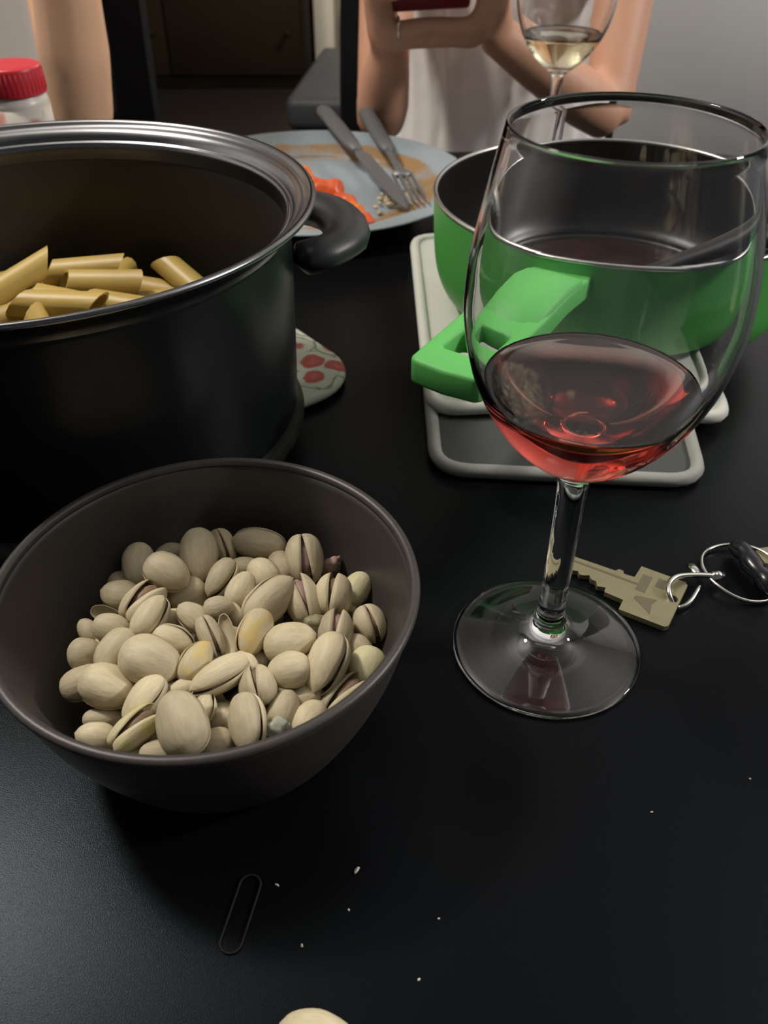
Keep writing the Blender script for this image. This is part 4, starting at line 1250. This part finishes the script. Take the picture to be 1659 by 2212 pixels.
key_at(HC, U, Vv, 0.0006)
key_at(Vector((0.1865, 0.2885, 0)), Vector((0.985, 0.17, 0)), Vector((-0.17, 0.985, 0)), 0.0006)
rc = Vector((0.1625, 0.2875, 0.0030))
obj('split_ring', tube([rc + Vector((0.0175 * math.cos(a), 0.0190 * math.sin(a), 0.0012 * math.sin(a * 2 + 1))) for a in [2 * math.pi * k / 48 for k in range(48)]], 0.00085, 8, closed=True), M['chrome'], keys)
obj('clasp', tube(smoothp([(0.1262, 0.2672, 0.0018), (0.1248, 0.2705, 0.0048), (0.1262, 0.2760, 0.0062), (0.1310, 0.2800, 0.0064), (0.1400, 0.2815, 0.0058), (0.1480, 0.2818, 0.0050)], 5), 0.00125, 10), M['chrome'], keys)
obj('clasp_swivel', join(tube([(0.1470, 0.2818, 0.0048), (0.1525, 0.2822, 0.0042)], [0.0023, 0.0019], 12), ellipsoid((0.1497, 0.2820, 0.0046), (0.0026, 0.0026, 0.0026), 12, 8)), M['chrome'], keys)
obj('clasp_arm', tube(smoothp([(0.1282, 0.2652, 0.0016), (0.1315, 0.2662, 0.0022), (0.1352, 0.2695, 0.0030), (0.1400, 0.2760, 0.0040)], 4), 0.0010, 8), M['chrome'], keys)
obj('clasp_lever', tube([(0.1408, 0.2815, 0.0055), (0.1398, 0.2862, 0.0052), (0.1394, 0.2890, 0.0050)], [0.0018, 0.0022, 0.0019], 10, flat=0.6), M['chrome'], keys)
obj('rubber_fob', tube(smoothp([(0.1630, 0.3025, 0.0045), (0.1655, 0.2960, 0.0065), (0.1665, 0.2870, 0.0060), (0.1690, 0.2780, 0.0062), (0.1702, 0.2715, 0.0045)], 4),
                       [0.0028, 0.0034, 0.0040, 0.0044, 0.0042, 0.0040, 0.0042, 0.0046, 0.0044, 0.0040, 0.0038, 0.0042, 0.0044, 0.0044, 0.0040, 0.0036, 0.0028], 12), M['rubber'], keys)
obj('fob_bead', ellipsoid((0.1722, 0.2835, 0.0050), (0.0042, 0.0050, 0.0044), 14, 10), M['rubber'], keys)

# ------------------------------------------------------------------ crumbs and the faint loop
lp = []
ca, cb, w_ = Vector((-0.0471, 0.1226, 0)), Vector((-0.0434, 0.1408, 0)), 0.0034
dd = (cb - ca).normalized(); ss = Vector((dd.y, -dd.x, 0))
for k in range(13):
    a = math.radians(-90 + 15 * k)
    lp.append(cb + ss * (-w_ * math.sin(a)) + dd * (w_ * math.cos(a)))
for k in range(13):
    a = math.radians(90 + 15 * k)
    lp.append(ca + ss * (-w_ * math.sin(a)) + dd * (w_ * math.cos(a)))
tag(obj('rubber_loop', tube([p + Vector((0, 0, 0.0005)) for p in lp], 0.00042, 6, closed=True), mat('dull_grey_rubber', (0.012, 0.012, 0.012), 0.7, spec=0.2)),
    'faint dark grey oval loop lying in the bowl shadow on the tabletop', 'loop')
crumbs = [(-0.0089, 0.1459, 0.0016, 0.0006, 60, 'longest pale crumb on the tabletop in front of the bowl'),
          (-0.0347, 0.1409, 0.0008, 0.0004, -30, 'small crumb beside the faint oval loop'),
          (0.0172, 0.1299, 0.0005, 0.0004, 20, 'tiny white crumb at the front middle of the tabletop'),
          (-0.0252, 0.1216, 0.0006, 0.0004, 110, 'tiny crumb in front of the oval loop, toward the lone pistachio'),
          (0.0104, 0.1117, 0.0005, 0.0004, 45, 'tiny crumb nearest the front edge, right of the lone pistachio'),
          (-0.0112, 0.1327, 0.0005, 0.0004, 100, 'tiny crumb below the longest crumb'),
          (0.1317, 0.1804, 0.0005, 0.0004, 0, 'tiny speck at the right edge of the picture on the tabletop'),
          (0.0932, 0.1672, 0.0006, 0.0003, 10, 'tiny speck on bare tabletop in front of the glass foot')]
for i, (x, y, a, b, r_, lab) in enumerate(crumbs):
    o = lump((x, y, b * 0.8), (a, b, b * 0.8), i, M['crumb'], 'crumb', 0.5, 8, 6)
    o.rotation_euler = (0, 0, math.radians(r_))
    tag(o, lab, 'crumb', 'loose bits on the tabletop')

# ------------------------------------------------------------------ chairs and stool behind the table
def chair(label, cx, cy, rz, hw=0.205):
    t = thing('dining_chair', label, 'chair', (cx, cy, FLOOR), rz, 'black dining chairs')
    # faces -y (toward the table); back posts at +y
    obj('seat', box(-hw - 0.02, hw + 0.02, -0.22, 0.21, 0.425, 0.465, 0.012, 3), M['black_wood'], t)
    for x in (-hw, hw):
        obj('leg', box(x - 0.02, x + 0.02, -0.21, -0.17, 0.0, 0.425, 0.003), M['black_wood'], t)
        s = 0.024
        V = []
        for z, y, w in ((0.0, 0.22, 0.021), (0.45, 0.19, 0.029), (0.70, 0.215, 0.027), (1.0, 0.265, 0.019)):
            V += [Vector((x + dx * w, y + dy * 0.018, z)) for dx, dy in ((-1, -1), (1, -1), (1, 1), (-1, 1))]
        F = [(3, 2, 1, 0), (12, 13, 14, 15)]
        for j in range(3):
            for k in range(4):
                l = (k + 1) % 4
                F.append((j * 4 + k, j * 4 + l, j * 4 + 4 + l, j * 4 + 4 + k))
        obj('back_post', bevel_geo((V, F), 0.003, 1), M['black_wood'], t, smooth=False)
    for z0, y in ((0.93, 0.25), (0.78, 0.228), (0.62, 0.207)):
        obj('back_rail', box(-hw + 0.015, hw - 0.015, y - 0.010, y + 0.010, z0, z0 + 0.055, 0.004), M['black_wood'], t)
    return t


chair('black dining chair behind the person in white holding a phone', 0.137, 1.155, 0.0, 0.174)
chair('black dining chair behind the bare arm by the jar', -0.572, 1.135, math.radians(-3))

st = thing('footstool', 'dark upholstered stool with a grey top behind the dirty plate', 'stool', (0.03, 2.66, FLOOR), math.radians(-5.5))
obj('body', box(-0.25, 0.25, -0.31, 0.31, 0.05, 0.37, 0.01), M['upholstery_side'], st)
obj('cushion', box(-0.255, 0.255, -0.315, 0.315, 0.37, 0.45, 0.022, 4), M['upholstery'], st)
for x in (-0.22, 0.18):
    for y in (-0.28, 0.24):
        obj('foot', box(x, x + 0.04, y, y + 0.04, 0.0, 0.05), M['upholstery_side'], st)

# ------------------------------------------------------------------ people
def limb(pts, rads, n=16, flat=1.0, updir=None):
    P = smoothp(pts, 4)
    m = len(pts) - 1
    R_ = []
    for i in range(len(P)):
        t = i / 4
        k = min(int(t), m - 1)
        R_.append(rads[k] + (rads[k + 1] - rads[k]) * (t - k))
    return tube(P, R_, n, flat=flat, updir=updir)


def head_geo(c, tilt):
    """skull, jaw, nose, ears on a neck; looks toward -y, tilted down."""
    T = Matrix.Translation(c) @ Matrix.Rotation(tilt, 4, 'X')
    g = join(ellipsoid((0, 0.010, 0.030), (0.074, 0.092, 0.088), 24, 18), ellipsoid((0, -0.028, -0.045), (0.052, 0.056, 0.062), 20, 14),
             limb([(0, -0.088, 0.018), (0, -0.104, -0.012), (0, -0.098, -0.020)], [0.010, 0.013, 0.012], 10),
             ellipsoid((0.076, 0.005, -0.005), (0.010, 0.020, 0.032), 12, 8), ellipsoid((-0.076, 0.005, -0.005), (0.010, 0.020, 0.032), 12, 8),
             ellipsoid((0, -0.075, -0.062), (0.024, 0.012, 0.010), 12, 8), ellipsoid((0, -0.068, -0.095), (0.022, 0.018, 0.016), 12, 8))
    return xf(g, T), T


def person(label, c, arms, shirt, skin, tilt, folds, slim=1.0):
    """c: pelvis centre x, y; arms: list of (shoulder, elbow, wrist, hand geometry). Seated on a chair."""
    x0, y0 = c
    t = thing('person', label, 'person', (x0, y0, FLOOR))
    off = Matrix.Translation((-x0, -y0, -FLOOR))
    neck = Vector((x0, y0 - 0.035, 0.40))
    hc = Vector((x0, y0 - 0.085, 0.545))
    hg, T = head_geo(hc, tilt)
    geo = [hg, limb([(x0, y0 - 0.01, 0.34), neck, (x0, y0 - 0.055, 0.485)], [0.060, 0.050, 0.052])]
    secs = [(-0.245, 0.150, 0.105), (-0.15, 0.140, 0.100), (0.0, 0.125, 0.090), (0.15, 0.140, 0.098), (0.28, 0.150, 0.092), (0.36, 0.110, 0.066)]

    def torso(grow, waves):
        V, F, n = [], [], 96
        zs = smoothp([(z, a, b) for z, a, b in secs], 5)
        for q in zs:
            z, a, b = q.x, q.y, q.z
            lean = -0.05 * (z + 0.3) * 0.35
            for k in range(n):
                th = 2 * math.pi * k / n
                w = 1 + waves * (abs(math.sin(th * 14 + 0.9 * math.sin(z * 9))) - 0.5) * 1.6 * (0.4 + 0.6 * math.sin(th * 5 + z * 4) ** 2)
                V.append(Vector((x0 + (a + grow) * math.cos(th) * w, y0 + lean + (b + grow) * math.sin(th) * w, z)))
        for j in range(len(zs) - 1):
            for k in range(n):
                l = (k + 1) % n
                F.append((j * n + k, j * n + l, j * n + n + l, j * n + n + k))
        F.append(tuple(reversed(range(n))))
        F.append(tuple(range(len(V) - n, len(V))))
        return V, F

    geo.append(torso(-0.006, 0))
    sl = [torso(0.006, folds), limb([(x0 - 0.11, y0 - 0.02, 0.345), (x0, y0 - 0.02, 0.362), (x0 + 0.11, y0 - 0.02, 0.345)], [0.052, 0.056, 0.052])]
    for sh, el, wr, hand in arms:
        sh, el, wr = Vector(sh), Vector(el), Vector(wr)
        geo.append(limb([sh, sh.lerp(el, 0.35), sh.lerp(el, 0.75), el], [0.045, 0.041 * slim, 0.036 * slim, 0.032 * slim]))
        geo.append(limb([el, el.lerp(wr, 0.28), el.lerp(wr, 0.7), wr], [0.032 * slim, 0.035 * slim, 0.029 * slim, 0.0225 * slim]))
        geo += hand
        sl.append(limb([sh.lerp(Vector((x0, y0, sh.z)), 0.35), sh, sh.lerp(el, 0.30)], [0.058, 0.057, 0.053]))
    legs = []
    for s in (-1, 1):
        hip, kn, an = Vector((x0 + s * 0.085, y0, -0.195)), Vector((x0 + s * 0.095, y0 - 0.40, -0.195)), Vector((x0 + s * 0.095, y0 - 0.37, -0.655))
        legs += [limb([hip, hip.lerp(kn, 0.5), kn], [0.078, 0.070, 0.056]), limb([kn, kn.lerp(an, 0.35), an], [0.054, 0.056, 0.036])]
        geo += [limb([an, an + Vector((0, -0.02, -0.045)), an + Vector((0, -0.17, -0.058))], [0.030, 0.034, 0.022]), limb([kn.lerp(an, 0.8), an], [0.033, 0.032])]
    legs.append(ellipsoid((x0, y0, -0.185), (0.158, 0.125, 0.085), 28, 16))
    body = obj('body', remeshed('body', xf(join(*geo), off), 0.0042, 5), None, t)
    body.data.materials.append(skin)
    so = obj('shirt', remeshed('shirt', xf(join(*sl), off), 0.0042, 1), None, t)
    so.data.materials.append(shirt)
    tr_ = obj('trousers', remeshed('trousers', xf(join(*legs), off), 0.008, 5), None, t)
    tr_.data.materials.append(M['denim'])
    hair = join(ellipsoid((0, 0.022, 0.042), (0.082, 0.098, 0.092), 20, 14), ellipsoid((0, 0.075, -0.06), (0.075, 0.045, 0.12), 18, 12), ellipsoid((0.062, 0.035, -0.05), (0.024, 0.045, 0.10), 14, 10), ellipsoid((-0.062, 0.035, -0.05), (0.024, 0.045, 0.10), 14, 10))
    hr = obj('hair', remeshed('hair', xf(hair, off @ T), 0.006, 4), None, t)
    hr.data.materials.append(M['hair'])
    for s in (-1, 1):
        ey = obj('eye', xf(ellipsoid((s * 0.029, -0.0625, 0.014), (0.0125, 0.0115, 0.0072), 14, 10), off @ T), M['eye'], t)
        obj('iris', xf(ellipsoid((s * 0.029, -0.0725, 0.0135), (0.0050, 0.0025, 0.0050), 12, 8), off @ T), M['hair'], ey)
    obj('lips', xf(ellipsoid((0, -0.085, -0.062), (0.024, 0.006, 0.007), 14, 8), off @ T), M['lip'], t)
    return t


# phone held up by the person in white: own frame
pb = Vector((0.043, 0.905, 0.132)); pX = Vector((1, 0, 0.05)).normalized(); pN = Vector((0, 0.86, 0.51)); pU = pN.cross(pX).normalized(); pU = pU if pU.z > 0 else -pU


def pp(p, u, n): return pb + pX * p + pU * u + pN * n


phone = thing('smartphone', 'smartphone in a dark red case held in both hands', 'phone', pb)
rotm = Matrix((pX, pN, pU)).transposed().to_4x4()
obj('phone_case', xf(box(-0.036, 0.036, -0.005, 0.004, 0.0, 0.142, 0.004, 3), rotm), M['phone_case'], phone)
obj('screen', xf(box(-0.033, 0.033, 0.0040, 0.0046, 0.004, 0.138), rotm), M['screen'], phone)
obj('camera_lens', xf(lathe([(0, 0), (0.004, 0), (0.004, 0.001), (0, 0.001)], 16), rotm @ Matrix.Translation((-0.022, -0.0052, 0.128)) @ Matrix.Rotation(math.pi / 2, 4, 'X')), M['screen'], phone)


def phone_hand(s, wrist):
    """s = -1: hand at the phone's left side (seen from the camera), +1: right side."""
    w = Vector(wrist)
    g = []
    kn = [pp(s * 0.050, 0.000, -0.004), pp(s * 0.052, 0.020, -0.004), pp(s * 0.052, 0.040, -0.002), pp(s * 0.050, 0.058, 0.0)]
    for k, q in enumerate(kn):
        base = w + pX * (s * 0.004) + pU * (0.008 * (k - 1.5)) + pN * 0.0
        g.append(limb([base, base.lerp(q, 0.55), q], [0.0150, 0.0135, 0.0100]))
    lens = (0.056, 0.062, 0.028, 0.028)
    for k, q in enumerate(kn):
        u = (-0.022, -0.006, 0.032, 0.050)[k]
        L = lens[k]
        e = s * (0.050 - L)
        g.append(limb([q, pp(s * 0.043, u, -0.0135), pp(s * (0.032 if k > 1 else 0.020), u - 0.001, -0.0150 if k else -0.012), pp(e, u - 0.002 + 0.004 * (k % 2), -0.0135)], [0.0100, 0.0090, 0.0082, 0.0068], 12))
    # thumb leaves the side of the palm and lies over the screen side
    tb0 = w.lerp(kn[2], 0.45) + pN * 0.010
    g.append(limb([tb0, pp(s * 0.046, 0.022, 0.016), pp(s * 0.028, 0.046, 0.0165), pp(s * 0.012, 0.058, 0.0140)], [0.0135, 0.0115, 0.0098, 0.0075], 12))
    return g


wl, wr_ = (0.006, 0.934, 0.098), (0.104, 0.930, 0.108)
person('person in a loose white top holding up a phone across the table', (0.148, 1.185),
       [((0.018, 1.15, 0.335), (-0.004, 0.985, 0.012), wl, phone_hand(-1, wl)),
        ((0.283, 1.15, 0.335), (0.238, 0.985, 0.020), wr_, phone_hand(1, wr_))],
       M['shirt'], M['skin'], math.radians(28), 0.040, 0.80)
ring = tag(obj('finger_ring', tube([Vector((0.0, 0.0, 0.0)) + Vector((0, 0.0090 * math.cos(a), 0.0090 * math.sin(a))) for a in [2 * math.pi * k / 24 for k in range(24)]], 0.0012, 8, closed=True), M['silver']),
           'small silver ring on a finger of the hand holding the phone', 'ring')
ring.location = pp(-0.030, -0.0070, -0.0140)


def raised_hand(w, d):
    """relaxed half-curled hand above the frame."""
    w, d = Vector(w), Vector(d).normalized()
    sx = Vector((0, 1, 0)); nx_ = d.cross(sx).normalized(); sx = nx_.cross(d)
    g = []
    for k in range(4):
        o_ = sx * (0.020 * (k - 1.5))
        kn = w + d * 0.088 + o_ - d * (0.006 * abs(k - 1.2))
        g.append(limb([w + o_ * 0.5, w.lerp(kn, 0.5), kn], [0.0165, 0.0145, 0.0105]))
        L = (0.068, 0.078, 0.072, 0.056)[k]
        g.append(limb([kn, kn + d * L * 0.42 + nx_ * 0.006, kn + d * L * 0.75 + nx_ * 0.022, kn + d * L * 0.88 + nx_ * 0.040], [0.0100, 0.0090, 0.0080, 0.0066], 12))
    g.append(limb([w + sx * -0.014 + d * 0.02, w + sx * -0.040 + d * 0.045 + nx_ * 0.012, w + sx * -0.048 + d * 0.080 + nx_ * 0.022], [0.0150, 0.0115, 0.0080], 12))
    return g


w2 = (-0.268, 0.868, 0.262)
w3 = (-0.72, 0.95, 0.020)
person('person in a grey top with a bare forearm raised beside the red-lidded jar', (-0.505, 1.205),
       [((-0.370, 1.165, 0.335), (-0.292, 0.888, 0.040), w2, raised_hand(w2, (-0.10, 0.06, 1))),
        ((-0.640, 1.165, 0.335), (-0.735, 1.11, 0.06), w3, raised_hand(w3, (0.25, -1, 0.05)))],
       M['shirt_b'], M['skin_b'], math.radians(12), 0.010, 0.92)
